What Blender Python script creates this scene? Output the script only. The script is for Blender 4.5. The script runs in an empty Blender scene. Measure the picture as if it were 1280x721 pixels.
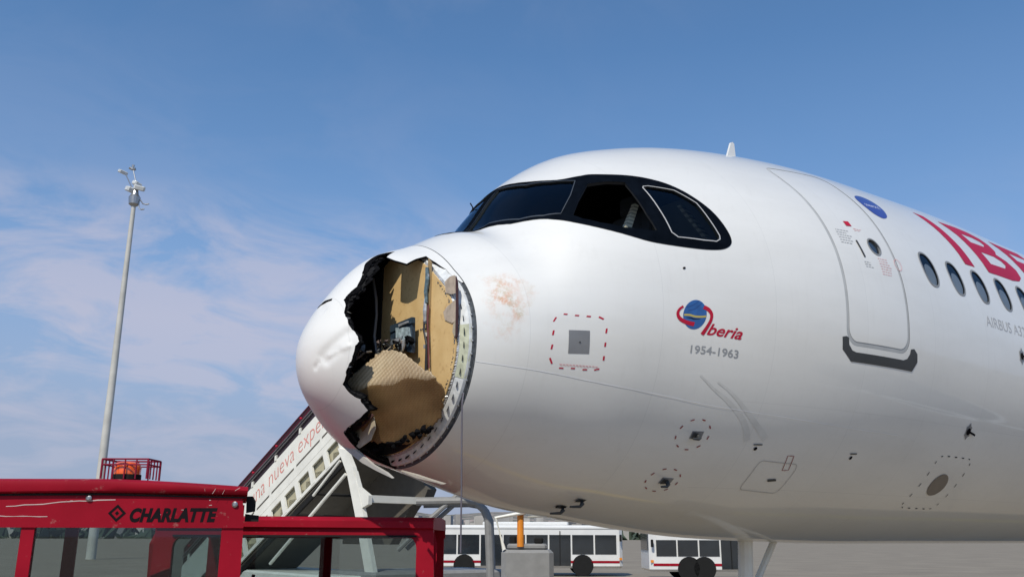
import bpy, math, random
import numpy as np
from mathutils import Vector, Matrix
from mathutils.geometry import delaunay_2d_cdt
R = math.radians
random.seed(7); rng = np.random.default_rng(7)
sc = bpy.context.scene
col = sc.collection

# ------------------------------------------------------------------ camera, sky, sun, exposure
CAM = Vector((-2.82638, -6.02548, 1.64907))
YAW, PITCH, ROLL, FPX = 0.898734, 0.269661, 0.0032053, 1125.555
cam_d = bpy.data.cameras.new('camera'); cam = bpy.data.objects.new('camera', cam_d); col.objects.link(cam)
f = Vector((math.cos(YAW)*math.cos(PITCH), math.sin(YAW)*math.cos(PITCH), math.sin(PITCH)))
r0 = Vector((math.sin(YAW), -math.cos(YAW), 0)); u0 = r0.cross(f)
r = r0*math.cos(ROLL) + u0*math.sin(ROLL); u = -r0*math.sin(ROLL) + u0*math.cos(ROLL)
cam.matrix_world = Matrix(((r.x, u.x, -f.x, CAM.x), (r.y, u.y, -f.y, CAM.y), (r.z, u.z, -f.z, CAM.z), (0, 0, 0, 1)))
cam_d.sensor_width = 36; cam_d.lens = 36*FPX/1280; cam_d.clip_start = .05; cam_d.clip_end = 30000
sc.camera = cam
FW = Vector((math.cos(YAW), math.sin(YAW), 0)); RT = Vector((math.sin(YAW), -math.cos(YAW), 0))   # ground directions: ahead and right

SUN = Vector((-.57, -.36, .74)).normalized()
sun_el = math.asin(SUN.z); sun_az = math.atan2(SUN.x, SUN.y)
ld = bpy.data.lights.new('sun', 'SUN'); ld.energy = 3.65; ld.angle = R(.53); ld.color = (1, .93, .80)
lo = bpy.data.objects.new('sun', ld); col.objects.link(lo); lo.rotation_euler = SUN.to_track_quat('Z', 'Y').to_euler()

world = bpy.data.worlds.new('World'); sc.world = world; world.use_nodes = True
wn = world.node_tree.nodes; wl = world.node_tree.links
bg = wn['Background']; bg.inputs['Strength'].default_value = .14
sky = wn.new('ShaderNodeTexSky'); sky.sky_type = 'NISHITA'; sky.sun_disc = False
sky.sun_elevation = sun_el; sky.sun_rotation = sun_az
sky.air_density = 1.0; sky.dust_density = .4; sky.ozone_density = 6.0
tc = wn.new('ShaderNodeTexCoord')
def wnode(t, **k):
    n = wn.new(t)
    for a, b in k.items(): setattr(n, a, b)
    return n
def wmath(op, a, b=None, c=None, clamp=False):
    n = wnode('ShaderNodeMath', operation=op, use_clamp=clamp)
    for i, v in enumerate((a, b, c)):
        if v is None: continue
        if isinstance(v, (int, float)): n.inputs[i].default_value = v
        else: wl.new(v, n.inputs[i])
    return n.outputs[0]
def ramp(tree_nodes, tree_links, fac, stops):
    n = tree_nodes.new('ShaderNodeValToRGB'); e = n.color_ramp.elements
    while len(e) < len(stops): e.new(.5)
    for i, (p, c) in enumerate(stops):
        e[i].position = p; e[i].color = (c, c, c, 1) if isinstance(c, (int, float)) else tuple(c) + (1,)
    tree_links.new(fac, n.inputs['Fac']); return n.outputs['Color']
sep = wnode('ShaderNodeSeparateXYZ'); wl.new(tc.outputs['Generated'], sep.inputs[0])
el = sep.outputs['Z']
# cloud sheet coordinates: direction projected onto a high flat layer
den = wmath('ADD', wmath('MAXIMUM', el, 0.), .24)
cx = wmath('DIVIDE', sep.outputs['X'], den); cy = wmath('DIVIDE', sep.outputs['Y'], den)
cmb = wnode('ShaderNodeCombineXYZ'); wl.new(cx, cmb.inputs[0]); wl.new(cy, cmb.inputs[1])
mp = wnode('ShaderNodeMapping'); wl.new(cmb.outputs[0], mp.inputs['Vector'])
mp.inputs['Scale'].default_value = (1.45, 1.75, 1); mp.inputs['Location'].default_value = (5.3, 1.9, 0)
n1 = wnode('ShaderNodeTexNoise'); wl.new(mp.outputs[0], n1.inputs['Vector'])
n1.inputs['Scale'].default_value = 2.3; n1.inputs['Detail'].default_value = 9; n1.inputs['Roughness'].default_value = .60; n1.inputs['Distortion'].default_value = .55
n2 = wnode('ShaderNodeTexNoise'); wl.new(mp.outputs[0], n2.inputs['Vector'])
n2.inputs['Scale'].default_value = .30; n2.inputs['Detail'].default_value = 3
band = ramp(wn, wl, el, [(.0, .25), (.10, .5), (.16, .8), (.22, 1.), (.30, .8), (.36, .12), (.5, .03), (.56, .15)])
bandf = wnode('ShaderNodeRGBToBW'); wl.new(band, bandf.inputs[0])
cl = wmath('MULTIPLY_ADD', n2.outputs['Fac'], .5, n1.outputs['Fac'])
clm = ramp(wn, wl, cl, [(.67, 0.), (.75, .45), (.86, 1.)])
clf = wnode('ShaderNodeRGBToBW'); wl.new(clm, clf.inputs[0])
side = wmath('MULTIPLY_ADD', sep.outputs['Y'], -.6226, wmath('MULTIPLY', sep.outputs['X'], .7825))
sidef = wnode('ShaderNodeRGBToBW'); wl.new(ramp(wn, wl, wmath('MULTIPLY_ADD', side, .5, .5), [(.42, 1.), (.62, .15)]), sidef.inputs[0])
veil = wnode('ShaderNodeRGBToBW'); wl.new(ramp(wn, wl, el, [(0., .95), (.11, .85), (.19, .60), (.28, .30), (.38, .10), (.5, 0.)]), veil.inputs[0])
cover = wmath('MULTIPLY', wmath('MULTIPLY', clf.outputs[0], bandf.outputs[0], clamp=True), sidef.outputs[0])
vmix = wnode('ShaderNodeMixRGB'); wl.new(veil.outputs[0], vmix.inputs['Fac']); vmix.inputs['Color2'].default_value = (2.3, 2.65, 3.75, 1)
mix = wnode('ShaderNodeMixRGB'); wl.new(wmath('MULTIPLY', cover, .66), mix.inputs['Fac'])
tint = wnode('ShaderNodeMixRGB', blend_type='MULTIPLY'); tint.inputs['Fac'].default_value = 1; wl.new(sky.outputs[0], tint.inputs['Color1']); tint.inputs['Color2'].default_value = (.88, 1.04, 1.06, 1)
wl.new(tint.outputs[0], vmix.inputs['Color1']); wl.new(vmix.outputs[0], mix.inputs['Color1']); mix.inputs['Color2'].default_value = (4.1, 3.95, 4.7, 1)
wl.new(mix.outputs[0], bg.inputs['Color'])

sc.view_settings.view_transform = 'Standard'; sc.view_settings.look = 'None'
sc.view_settings.exposure = 0.0; sc.view_settings.gamma = 1.0; sc.view_settings.use_curve_mapping = False

# ------------------------------------------------------------------ materials
class Mat:
    def __init__(s, name, color=(.5, .5, .5), rough=.5, metal=0., coat=0., coat_rough=.05, spec=.5, emit=None, trans=0.):
        s.m = bpy.data.materials.new(name); s.m.use_nodes = True
        s.n = s.m.node_tree.nodes; s.l = s.m.node_tree.links; s.b = s.n['Principled BSDF']
        b = s.b.inputs
        b['Base Color'].default_value = (*color, 1); b['Roughness'].default_value = rough; b['Metallic'].default_value = metal
        b['Coat Weight'].default_value = coat; b['Coat Roughness'].default_value = coat_rough
        b['Specular IOR Level'].default_value = spec; b['Transmission Weight'].default_value = trans
        if emit: b['Emission Color'].default_value = (*emit[:3], 1); b['Emission Strength'].default_value = emit[3]
        s.color = color
        g = s.n.new('ShaderNodeNewGeometry'); s.pos = g.outputs['Position']
        t = s.n.new('ShaderNodeTexCoord'); s.obj = t.outputs['Object']
    def noise(s, scale, detail=4, vec=None, rough=.55, dist=0.):
        n = s.n.new('ShaderNodeTexNoise'); n.inputs['Scale'].default_value = scale; n.inputs['Detail'].default_value = detail
        n.inputs['Roughness'].default_value = rough; n.inputs['Distortion'].default_value = dist
        s.l.new(vec or s.pos, n.inputs['Vector']); return n.outputs['Fac']
    def ramp(s, fac, stops): return ramp(s.n, s.l, fac, stops)
    def math(s, op, a, b=None, c=None, clamp=False):
        n = s.n.new('ShaderNodeMath'); n.operation = op; n.use_clamp = clamp
        for i, v in enumerate((a, b, c)):
            if v is None: continue
            if isinstance(v, (int, float)): n.inputs[i].default_value = v
            else: s.l.new(v, n.inputs[i])
        return n.outputs[0]
    def mixc(s, fac, a, b, mode='MIX'):
        n = s.n.new('ShaderNodeMixRGB'); n.blend_type = mode
        for k, v in (('Fac', fac), ('Color1', a), ('Color2', b)):
            if isinstance(v, (int, float)): n.inputs[k].default_value = v
            elif isinstance(v, tuple): n.inputs[k].default_value = (*v, 1)
            else: s.l.new(v, n.inputs[k])
        return n.outputs[0]
    def scaled(s, vec, sx, sy, sz):
        n = s.n.new('ShaderNodeMapping'); s.l.new(vec, n.inputs['Vector']); n.inputs['Scale'].default_value = (sx, sy, sz); return n.outputs[0]
    def sep(s, vec=None):
        n = s.n.new('ShaderNodeSeparateXYZ'); s.l.new(vec or s.pos, n.inputs[0]); return n.outputs
    def base(s, c): s.l.new(c, s.b.inputs['Base Color']); return s
    def roughness(s, c): s.l.new(c, s.b.inputs['Roughness']); return s
    def bump(s, h, strength=.2, dist=.01):
        n = s.n.new('ShaderNodeBump'); n.inputs['Strength'].default_value = strength; n.inputs['Distance'].default_value = dist
        s.l.new(h, n.inputs['Height']); s.l.new(n.outputs[0], s.b.inputs['Normal']); return s
    def wear(s, amt=.12, scale=6.):
        f_ = s.noise(scale, 6); k = tuple(max(0, v*(1-amt)) for v in s.color); k2 = tuple(min(1, v*(1+amt*.6)) for v in s.color)
        s.base(s.ramp(f_, [(.3, k), (.7, k2)])); return s
def simple(name, color, rough=.5, amt=.12, scale=6., **k): return Mat(name, color, rough, **k).wear(amt, scale).m

def paint_white():
    M = Mat('white_aircraft_paint', (.80, .80, .79), .38, coat=.8, coat_rough=.05)
    X, Y, Z = M.sep()
    grime = M.noise(1.3, 7, M.scaled(M.pos, .6, .6, 2.2), .6)
    c = M.ramp(grime, [(.25, (.70, .695, .665)), (.6, (.765, .76, .73))])
    streak = M.noise(3.2, 5, M.scaled(M.pos, 5, 5, .45), .6)
    c = M.mixc(M.math('MULTIPLY', M.ramp(streak, [(.55, 0.), (.8, 1.)]), .10), c, (.42, .40, .36))
    # frame lines every 0.533 m and skin lap joints, a hair darker
    fx = M.math('FRACT', M.math('DIVIDE', M.math('ADD', X, .35), 1.066))
    ln = M.math('LESS_THAN', M.math('ABSOLUTE', M.math('SUBTRACT', fx, .5)), .0028)
    lap = None
    for zz in (5.23, 2.72, 2.06):
        l_ = M.math('LESS_THAN', M.math('ABSOLUTE', M.math('SUBTRACT', Z, zz)), .0022)
        lap = l_ if lap is None else M.math('MAXIMUM', lap, l_)
    lines = M.math('MULTIPLY', M.math('MAXIMUM', ln, M.math('MULTIPLY', lap, M.math('GREATER_THAN', X, 3.1))), .14)
    c = M.mixc(lines, c, (.3, .3, .3))
    cb = M.n.new('ShaderNodeCombineXYZ'); M.l.new(M.math('FLOOR', M.math('DIVIDE', M.math('ADD', X, .35+.533), 1.066)), cb.inputs[0])
    M.l.new(M.math('ADD', M.math('GREATER_THAN', Z, 5.23), M.math('ADD', M.math('GREATER_THAN', Z, 2.72), M.math('GREATER_THAN', Z, 2.06))), cb.inputs[1])
    wnz = M.n.new('ShaderNodeTexWhiteNoise'); wnz.noise_dimensions = '3D'; M.l.new(cb.outputs[0], wnz.inputs['Vector'])
    c = M.mixc(M.math('MULTIPLY', wnz.outputs['Value'], .055), c, (.45, .45, .44))
    # strike stain low on the nose: rust, tan and bare patches
    d = M.n.new('ShaderNodeVectorMath'); d.operation = 'DISTANCE'
    mp_ = M.n.new('ShaderNodeMapping'); M.l.new(M.pos, mp_.inputs['Vector'])
    nz = M.n.new('ShaderNodeTexNoise'); nz.inputs['Scale'].default_value = 7; nz.inputs['Detail'].default_value = 5; M.l.new(M.pos, nz.inputs['Vector'])
    off = M.n.new('ShaderNodeVectorMath'); off.operation = 'MULTIPLY_ADD'; M.l.new(nz.outputs['Color'], off.inputs[0]); off.inputs[1].default_value = (.30, .30, .30); M.l.new(M.pos, off.inputs[2])
    M.l.new(M.scaled(off.outputs[0], 1, 1, .72), d.inputs[0]); d.inputs[1].default_value = (STAIN[0]+.15, STAIN[1]+.15, (STAIN[2]+.15)*.72)
    m1 = M.ramp(d.outputs['Value'], [(.07, 1.), (.24, 0.)])
    spots = M.math('MULTIPLY', M.ramp(M.noise(11., 6, None, .65), [(.42, .12), (.56, 1.)]), M.ramp(M.noise(55., 3, None, .6), [(.38, .35), (.52, 1.)]))
    fac = M.math('MULTIPLY', M.math('MULTIPLY', m1, spots), .85)
    stc = M.ramp(M.noise(9., 3), [(.40, (.50, .38, .22)), (.55, (.62, .28, .13)), (.7, (.46, .40, .28))])
    c = M.mixc(fac, c, stc)
    M.base(c)
    M.roughness(M.ramp(grime, [(.3, .46), (.7, .34)]))
    # very slight skin waviness between the frames
    M.bump(M.noise(2.1, 2, M.scaled(M.pos, 1.4, 1, 1)), .06, .02)
    return M.m
STAIN = (1.15, -.94, 3.27)
WHITE = paint_white()
M_RADOME = WHITE.copy(); M_RADOME.name = 'nose_cone_paint'; M_RADOME.node_tree.nodes['Principled BSDF'].inputs['Coat Weight'].default_value = .25
BLACKP = Mat('black_mask_paint', (.004, .006, .010), .5, spec=.0).wear(.3, 9).m
INTD = simple('dark_interior', (.035, .036, .038), .8)
COREB = simple('torn_black_composite', (.006, .006, .007), .8, .6, 30, spec=.03)
GREYSEAL = simple('grey_rubber_seal', (.22, .23, .24), .6)
GREYP = simple('mid_grey_paint', (.20, .205, .215), .42, coat=.3)
DARKG = simple('dark_grey_plate', (.045, .047, .048), .5)
STEEL = simple('brushed_steel', (.42, .43, .44), .35, metal=.9)
ALU = Mat('worn_aluminium', (.55, .56, .57), .42, metal=.55).wear(.3, 22).m
RINGW = Mat('white_frame_primer', (.68, .70, .70), .45).wear(.22, 25).m
RINGY = Mat('yellow_green_primer', (.52, .54, .40), .55).wear(.25, 25).m
RINGD = Mat('dark_frame_sealant', (.075, .085, .095), .5).wear(.5, 30).m
RED = Mat('crimson_livery_red', (.40, .008, .045), .5, spec=.3).wear(.08, 3).m
REDMARK = simple('red_marking', (.46, .012, .04), .6, spec=.2)
PINKMARK = simple('faded_red_marking', (.72, .38, .38), .5)
INK = simple('black_marking', (.015, .013, .015), .85, spec=.0)
GREYINK = simple('grey_marking', (.30, .31, .32), .5)
PALEL = simple('pale_sealant_line', (.86, .86, .86), .5)
BLUE = Mat('globe_blue', (.018, .10, .32), .4, coat=.5).wear(.25, 14).m
NAVY = Mat('oval_navy_blue', (.02, .025, .30), .35, coat=1.).wear(.12, 8).m
GOLD = simple('gold_marking', (.5, .40, .10), .5)

def glass_mat(name, tint, see, rough=.02, ior=1.75):
    m = bpy.data.materials.new(name); m.use_nodes = True; n = m.node_tree.nodes; l = m.node_tree.links
    n.remove(n['Principled BSDF']); out = n['Material Output']
    tr = n.new('ShaderNodeBsdfTransparent'); tr.inputs[0].default_value = (*see, 1)
    gl = n.new('ShaderNodeBsdfGlossy'); gl.inputs['Roughness'].default_value = rough; gl.inputs['Color'].default_value = (*tint, 1)
    fr = n.new('ShaderNodeFresnel'); fr.inputs['IOR'].default_value = ior
    mx = n.new('ShaderNodeMixShader'); l.new(fr.outputs[0], mx.inputs[0]); l.new(tr.outputs[0], mx.inputs[1]); l.new(gl.outputs[0], mx.inputs[2])
    l.new(mx.outputs[0], out.inputs[0]); return m
GLASS = glass_mat('cockpit_glass', (.6, .78, .95), (.72, .82, .84), ior=1.32)
CABGLASS = glass_mat('cabin_glass', (.8, .9, 1.), (.88, .88, .87), ior=1.28)
CARGLASS = glass_mat('vehicle_glass', (.9, .95, 1), (.62, .68, .68), ior=1.5)

def concrete():
    M = Mat('apron_concrete', (.27, .25, .22), .85)
    a = M.noise(.35, 8); b = M.noise(6., 6)
    c = M.ramp(a, [(.3, (.205, .17, .125)), (.7, (.27, .23, .17))])
    c = M.mixc(M.math('MULTIPLY', M.ramp(b, [(.5, 0.), (.75, 1.)]), .25), c, (.07, .065, .06))
    X, Y, Z = M.sep(M.scaled(M.pos, 1/7.5, 1/7.5, 1))
    j = None
    for v in (X, Y):
        k = M.math('LESS_THAN', M.math('ABSOLUTE', M.math('SUBTRACT', M.math('FRACT', v), .5)), .0026)
        j = k if j is None else M.math('MAXIMUM', j, k)
    c = M.mixc(M.math('MULTIPLY', j, .8), c, (.05, .05, .05))
    M.base(c); M.bump(b, .3, .01); return M.m
CONCRETE = concrete()
LINEW = simple('apron_line_white', (.72, .72, .68), .7, .25, 5)
LINEY = simple('apron_line_yellow', (.65, .45, .05), .7, .25, 5)

def ochre():
    M = Mat('ochre_bulkhead_panel', (.58, .38, .15), .6)
    a = M.noise(5., 6); b = M.noise(28., 4)
    c = M.ramp(a, [(.3, (.60, .40, .17)), (.7, (.72, .51, .24))])
    c = M.mixc(M.math('MULTIPLY', M.ramp(b, [(.58, 0.), (.7, 1.)]), .4), c, (.36, .20, .08))
    M.base(c); M.bump(b, .15, .004); return M.m
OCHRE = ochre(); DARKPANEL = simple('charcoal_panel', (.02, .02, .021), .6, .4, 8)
def honey():
    M = Mat('golden_honeycomb_core', (.36, .27, .16), .5, metal=.1)
    v = M.n.new('ShaderNodeTexVoronoi'); v.feature = 'DISTANCE_TO_EDGE'; v.inputs['Scale'].default_value = 92; v.inputs['Randomness'].default_value = .22
    M.l.new(M.scaled(M.pos, 1, 1, .72), v.inputs['Vector'])
    cell = M.ramp(v.outputs['Distance'], [(.03, 1.), (.16, 0.)])
    wv_ = M.n.new('ShaderNodeTexWave'); wv_.inputs['Scale'].default_value = 10.5; wv_.inputs['Distortion'].default_value = 1.2; wv_.inputs['Detail'].default_value = 2
    mpw = M.n.new('ShaderNodeMapping'); mpw.inputs['Rotation'].default_value = (R(-35), 0, R(90)); M.l.new(M.pos, mpw.inputs['Vector']); M.l.new(mpw.outputs[0], wv_.inputs['Vector'])
    rib = wv_.outputs['Fac']
    a = M.noise(3.5, 5)
    c = M.ramp(a, [(.3, (.30, .20, .10)), (.55, (.42, .31, .18)), (.75, (.54, .44, .28))])
    c = M.mixc(M.math('MULTIPLY', cell, .30), c, (.66, .58, .44))
    c = M.mixc(M.math('MULTIPLY', rib, .42), c, (.13, .08, .035)); M.base(c); M.bump(M.math('ADD', M.math('MULTIPLY', rib, 1.2), cell), .22, .005); return M.m
HONEYM = honey()
TRED = Mat('weathered_red_paint', (.42, .018, .03), .5, spec=.12)
_a = TRED.noise(2.5, 6); _b = TRED.noise(16, 7, None, .7)
_c = TRED.ramp(_a, [(.3, (.24, .004, .014)), (.7, (.33, .006, .020))])
_c = TRED.mixc(TRED.math('MULTIPLY', TRED.ramp(_b, [(.62, 0.), (.70, 1.)]), .35), _c, (.40, .26, .22))
TRED.base(_c); TRED.bump(_a, .12, .02); TRED = TRED.m
SWHITE = simple('stair_white_paint', (.78, .77, .70), .45, .1, 3)
SBEIGE = simple('stair_tread_beige', (.42, .39, .27), .7)
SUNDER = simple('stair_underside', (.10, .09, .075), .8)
RUBBER = simple('black_rubber', (.012, .012, .012), .85, spec=.25)
SDRED = simple('dark_red_rail', (.07, .010, .020), .6, spec=.2)
MASTM = simple('galvanised_mast', (.50, .49, .45), .5, .15, .8)
LAMPG = simple('lamp_lens', (.6, .62, .62), .2)
ORANGE = Mat('orange_beacon_lens', (.85, .12, .01), .25, coat=1.).wear(.15, 40).m
ORANGEP = simple('orange_paint', (.75, .25, .02), .5)
BUSW = simple('bus_white_paint', (.72, .72, .70), .35, .06, 2, coat=.5)
BUSG = Mat('bus_dark_window', (.02, .025, .03), .08, coat=1.).wear(.3, 1).m
BEIGEC = simple('beige_glass_fibre', (.42, .37, .28), .7, .25, 14)
MAROON = simple('maroon_laminate', (.10, .05, .05), .6, .3, 18)
LILAC = simple('lilac_grey_sealant', (.46, .38, .30), .8, .25, 22)
CABLE = simple('black_cable', (.02, .02, .022), .5)
WIREM = simple('steel_wire', (.12, .11, .13), .5)

# ------------------------------------------------------------------ helpers
def tag(o, label=None, cat=None, group=None, kind=None):
    if label: o['label'] = label
    if cat: o['category'] = cat
    if group: o['group'] = group
    if kind: o['kind'] = kind
    return o
def empty(name, loc=(0, 0, 0), rz=0.):
    o = bpy.data.objects.new(name, None); col.objects.link(o); o.location = loc; o.rotation_euler = (0, 0, rz); o.empty_display_size = .2; return o
def link(name, verts, faces, mat, parent=None, smooth=False, mats=None, fmat=None):
    me = bpy.data.meshes.new(name); me.from_pydata([tuple(map(float, v)) for v in verts], [], [tuple(map(int, q)) for q in faces])
    for m in (mats or [mat]): me.materials.append(m)
    if fmat is not None: me.polygons.foreach_set('material_index', np.asarray(fmat, dtype=np.int32))
    if smooth: me.polygons.foreach_set('use_smooth', np.ones(len(me.polygons), dtype=bool))
    me.update(); o = bpy.data.objects.new(name, me); col.objects.link(o)
    if parent: o.parent = parent
    return o
class MB:
    def __init__(s): s.v = []; s.f = []
    def add(s, v, f_): k = len(s.v); s.v += [tuple(q) for q in v]; s.f += [tuple(i+k for i in q) for q in f_]; return s
    def box(s, c, d, rot=None):
        x, y, z = d[0]/2, d[1]/2, d[2]/2; V = [Vector(p) for p in ((-x,-y,-z),(x,-y,-z),(x,y,-z),(-x,y,-z),(-x,-y,z),(x,-y,z),(x,y,z),(-x,y,z))]
        if rot is not None: V = [rot @ p for p in V]
        return s.add([p + Vector(c) for p in V], [(3,2,1,0),(4,5,6,7),(0,1,5,4),(1,2,6,5),(2,3,7,6),(3,0,4,7)])
    def bbox(s, c, d, b=.01):
        """box with chamfered vertical and horizontal edges"""
        x, y, z = [v/2 for v in d]; P = []
        def ring(xx, yy, k, zz):
            return [(-xx+k,-yy,zz),(xx-k,-yy,zz),(xx,-yy+k,zz),(xx,yy-k,zz),(xx-k,yy,zz),(-xx+k,yy,zz),(-xx,yy-k,zz),(-xx,-yy+k,zz)]
        rs = [ring(x-b, y-b, b, -z), ring(x, y, b*1.6, -z+b), ring(x, y, b*1.6, z-b), ring(x-b, y-b, b, z)]
        for rr in rs: P += [(p[0]+c[0], p[1]+c[1], p[2]+c[2]) for p in rr]
        F = [tuple(range(7, -1, -1)), tuple(range(24, 32))]
        for j in range(3):
            for i in range(8): F.append((j*8+i, j*8+(i+1) % 8, (j+1)*8+(i+1) % 8, (j+1)*8+i))
        return s.add(P, F)
    def tube(s, pts, rad, n=8, cap=True):
        pts = [Vector(p) for p in pts]; rings = []; m = len(pts)
        for i, p in enumerate(pts):
            t = (pts[min(i+1, m-1)] - pts[max(i-1, 0)]).normalized()
            a = t.cross(Vector((0, 0, 1)) if abs(t.z) < .9 else Vector((1, 0, 0))).normalized(); b = t.cross(a)
            rr = rad[i] if isinstance(rad, (list, tuple)) else rad
            rings.append([p + a*math.cos(2*math.pi*k/n)*rr + b*math.sin(2*math.pi*k/n)*rr for k in range(n)])
        V = [q for g in rings for q in g]; F = []
        for i in range(m-1):
            for k in range(n): F.append((i*n+k, i*n+(k+1) % n, (i+1)*n+(k+1) % n, (i+1)*n+k))
        if cap: F += [tuple(range(n-1, -1, -1)), tuple(range((m-1)*n, m*n))]
        return s.add(V, F)
    def prism(s, poly, depth, M=None):
        """poly: list of 3D points in one plane; depth: 3D offset vector"""
        P = [Vector(p) for p in poly]; d = Vector(depth); n = len(P)
        return s.add(P + [p+d for p in P], [tuple(range(n-1, -1, -1)), tuple(range(n, 2*n))] + [(i, (i+1) % n, n+(i+1) % n, n+i) for i in range(n)])
    def lathe(s, prof, c=(0, 0, 0), n=20, M=None):
        V = []; F = []
        for (rr, z) in prof:
            for k in range(n):
                p = Vector((rr*math.cos(2*math.pi*k/n), rr*math.sin(2*math.pi*k/n), z))
                if M is not None: p = M @ p
                V.append(p + Vector(c))
        for j in range(len(prof)-1):
            for k in range(n): F.append((j*n+k, j*n+(k+1) % n, (j+1)*n+(k+1) % n, (j+1)*n+k))
        F += [tuple(range(n-1, -1, -1)), tuple(range((len(prof)-1)*n, len(prof)*n))]
        return s.add(V, F)
    def build(s, name, mat, parent=None, smooth=False): return link(name, s.v, s.f, mat, parent, smooth)
def smooth_auto(o, ang=35):
    me = o.data; me.polygons.foreach_set('use_smooth', np.ones(len(me.polygons), dtype=bool)); me.set_sharp_from_angle(angle=R(ang)); return o

# ------------------------------------------------------------------ fuselage surface: x aft, port side at -y, axis height AX
AX = 3.65
XK = np.array([0,.08,.25,.55,.9,1.25,1.45,1.65,2.0,2.4,2.8,3.3,4.0,5.0,6.2,8.0])
K_T = np.array([-.69401863,-.42401093,-.17228278,.13661705,.30105399,.47510808,.55531901,.84583079,1.20743584,1.47079701,1.63394043,1.78754996,1.93576773,2.03608618,2.07875144,2.1197847])
K_B = np.array([-.69401863,-.98060049,-1.17028339,-1.39436115,-1.50043153,-1.59525438,-1.65457952,-1.70763751,-1.78172815,-1.83067223,-1.87693316,-1.92939068,-1.98769456,-2.02608205,-2.05072412,-2.05299013])
K_W = np.array([0,.25080393,.46957971,.75895865,.97216968,1.1213259,1.18924469,1.25505376,1.36873306,1.4770424,1.58675532,1.72323814,1.87678522,1.98622324,2.00711462,2.00716802])
K_N = np.array([1.89640701,1.87390289,1.83509719,1.75460053,1.6303769,1.73145823,1.77964776,1.78950245,1.81724852,1.81529241,1.82358819,1.83238663,1.82569171,1.92072124,2.00857902,2.08352072])
K_M = np.array([0,.001,.004,.03,.07,.15,.21,.27,.37,.47,.55,.61,.65,.67,.67,.67])
SK = np.sqrt(XK)
def spline(yk):
    h = np.diff(SK); d = np.diff(yk)/h; n = len(SK); A = np.zeros((n, n)); b = np.zeros(n)
    A[0,0] = 2*h[0]; A[0,1] = h[0]; b[0] = 6*(d[0]-(d[0]+(d[0]-d[1])*.15)); A[-1,-1] = 2*h[-1]; A[-1,-2] = h[-1]; b[-1] = 6*(0-d[-1])
    for i in range(1, n-1): A[i,i-1] = h[i-1]; A[i,i] = 2*(h[i-1]+h[i]); A[i,i+1] = h[i]; b[i] = 6*(d[i]-d[i-1])
    M = np.linalg.solve(A, b)
    def ev(x):
        q = np.clip(np.sqrt(np.maximum(x, 0)), SK[0], SK[-1]); i = np.clip(np.searchsorted(SK, q, side='right')-1, 0, n-2)
        t = q-SK[i]; w = SK[i+1]-q
        return M[i]*w**3/(6*h[i])+M[i+1]*t**3/(6*h[i])+(yk[i]/h[i]-M[i]*h[i]/6)*w+(yk[i+1]/h[i]-M[i+1]*h[i]/6)*t
    return ev
eT, eB, eW, eN, eM = spline(K_T), spline(K_B), spline(K_W), spline(K_N), spline(K_M)
def surf(x, th):
    x = np.asarray(x, float); th = np.asarray(th, float)
    tp = np.clip((x-29)/15.5, 0, 1); k_ = 1-.93*tp**1.6; lift = 1.35*tp**1.6
    zt, zb, w, n = eT(x)*k_, eB(x)*k_, eW(x)*k_, eN(x)
    zm = (K_T[0]+(((K_T[-1]+K_B[-1])/2-K_T[0])/.67)*eM(x))*k_
    c = np.cos(th); s = np.sin(th)
    n = np.where(c > 0, 2+(n-2)*np.minimum(1, c*1.5), 2.)
    k = (np.abs(c)**n+np.abs(s)**n)**(-1/n)
    return np.stack([x+0*th, -w*s*k, zm+np.where(c > 0, zt-zm, zm-zb)*c*k+AX+lift], -1)
JX = .8835                                   # station of the radome joint
def denting(P, x, th):
    """the bird or hail strike left creases in the radome skin"""
    s = np.sqrt(np.maximum(x, 0)); p, q = s*np.sin(th), s*np.cos(th)
    d = np.zeros_like(s)
    def crease(p0, q0, p1, q1, wd, dep):
        ax, ay = p1-p0, q1-q0; L = ax*ax+ay*ay
        t = np.clip(((p-p0)*ax+(q-q0)*ay)/L, 0, 1); dist = np.hypot(p-p0-t*ax, q-q0-t*ay)
        return dep*np.exp(-(dist/wd)**2)
    d -= crease(.40, .10, .24, -.06, .040, .014)
    d -= crease(.36, -.03, .27, -.10, .030, .011)
    d += crease(.42, .0, .30, -.06, .022, .008)
    d -= crease(.20, -.10, .17, -.13, .018, .008)
    d -= crease(.10, .33, .02, .36, .03, .006)
    return P + d[..., None]*NRM(x, th)
def NRM(x, th):
    e = 1e-3; x = np.maximum(x, 2e-4)
    dx = surf(x+e*np.minimum(1, x*30), th)-surf(np.maximum(x-e*np.minimum(1, x*.5*100), 1e-5), th); dt = surf(x, th+e)-surf(x, th-e)
    n = np.cross(dt, dx); n /= np.linalg.norm(n, axis=-1, keepdims=True)+1e-12
    out = surf(x, th)-np.stack([x+.6*np.exp(-x*2.), 0*x, 0*x+AX-.62*np.exp(-x*.35)], -1)
    sg = np.sign((n*out).sum(-1)); sg[sg == 0] = 1
    return n*sg[..., None]
def inside(P, poly):
    x, y = P[:, 0], P[:, 1]; r_ = np.zeros(len(P), bool); n = len(poly); j = n-1
    for i in range(n):
        xi, yi = poly[i]; xj, yj = poly[j]
        if yi != yj: r_ ^= ((yi > y) != (yj > y)) & (x < (xj-xi)*(y-yi)/(yj-yi)+xi)
        j = i
    return r_
def densify(poly, st):
    o = []
    for i, a in enumerate(poly):
        b = poly[(i+1) % len(poly)]; L = math.hypot(b[0]-a[0], b[1]-a[1]); k = max(1, int(math.ceil(L/st)))
        for t in range(k): o.append((a[0]+(b[0]-a[0])*t/k, a[1]+(b[1]-a[1])*t/k))
    return o
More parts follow.
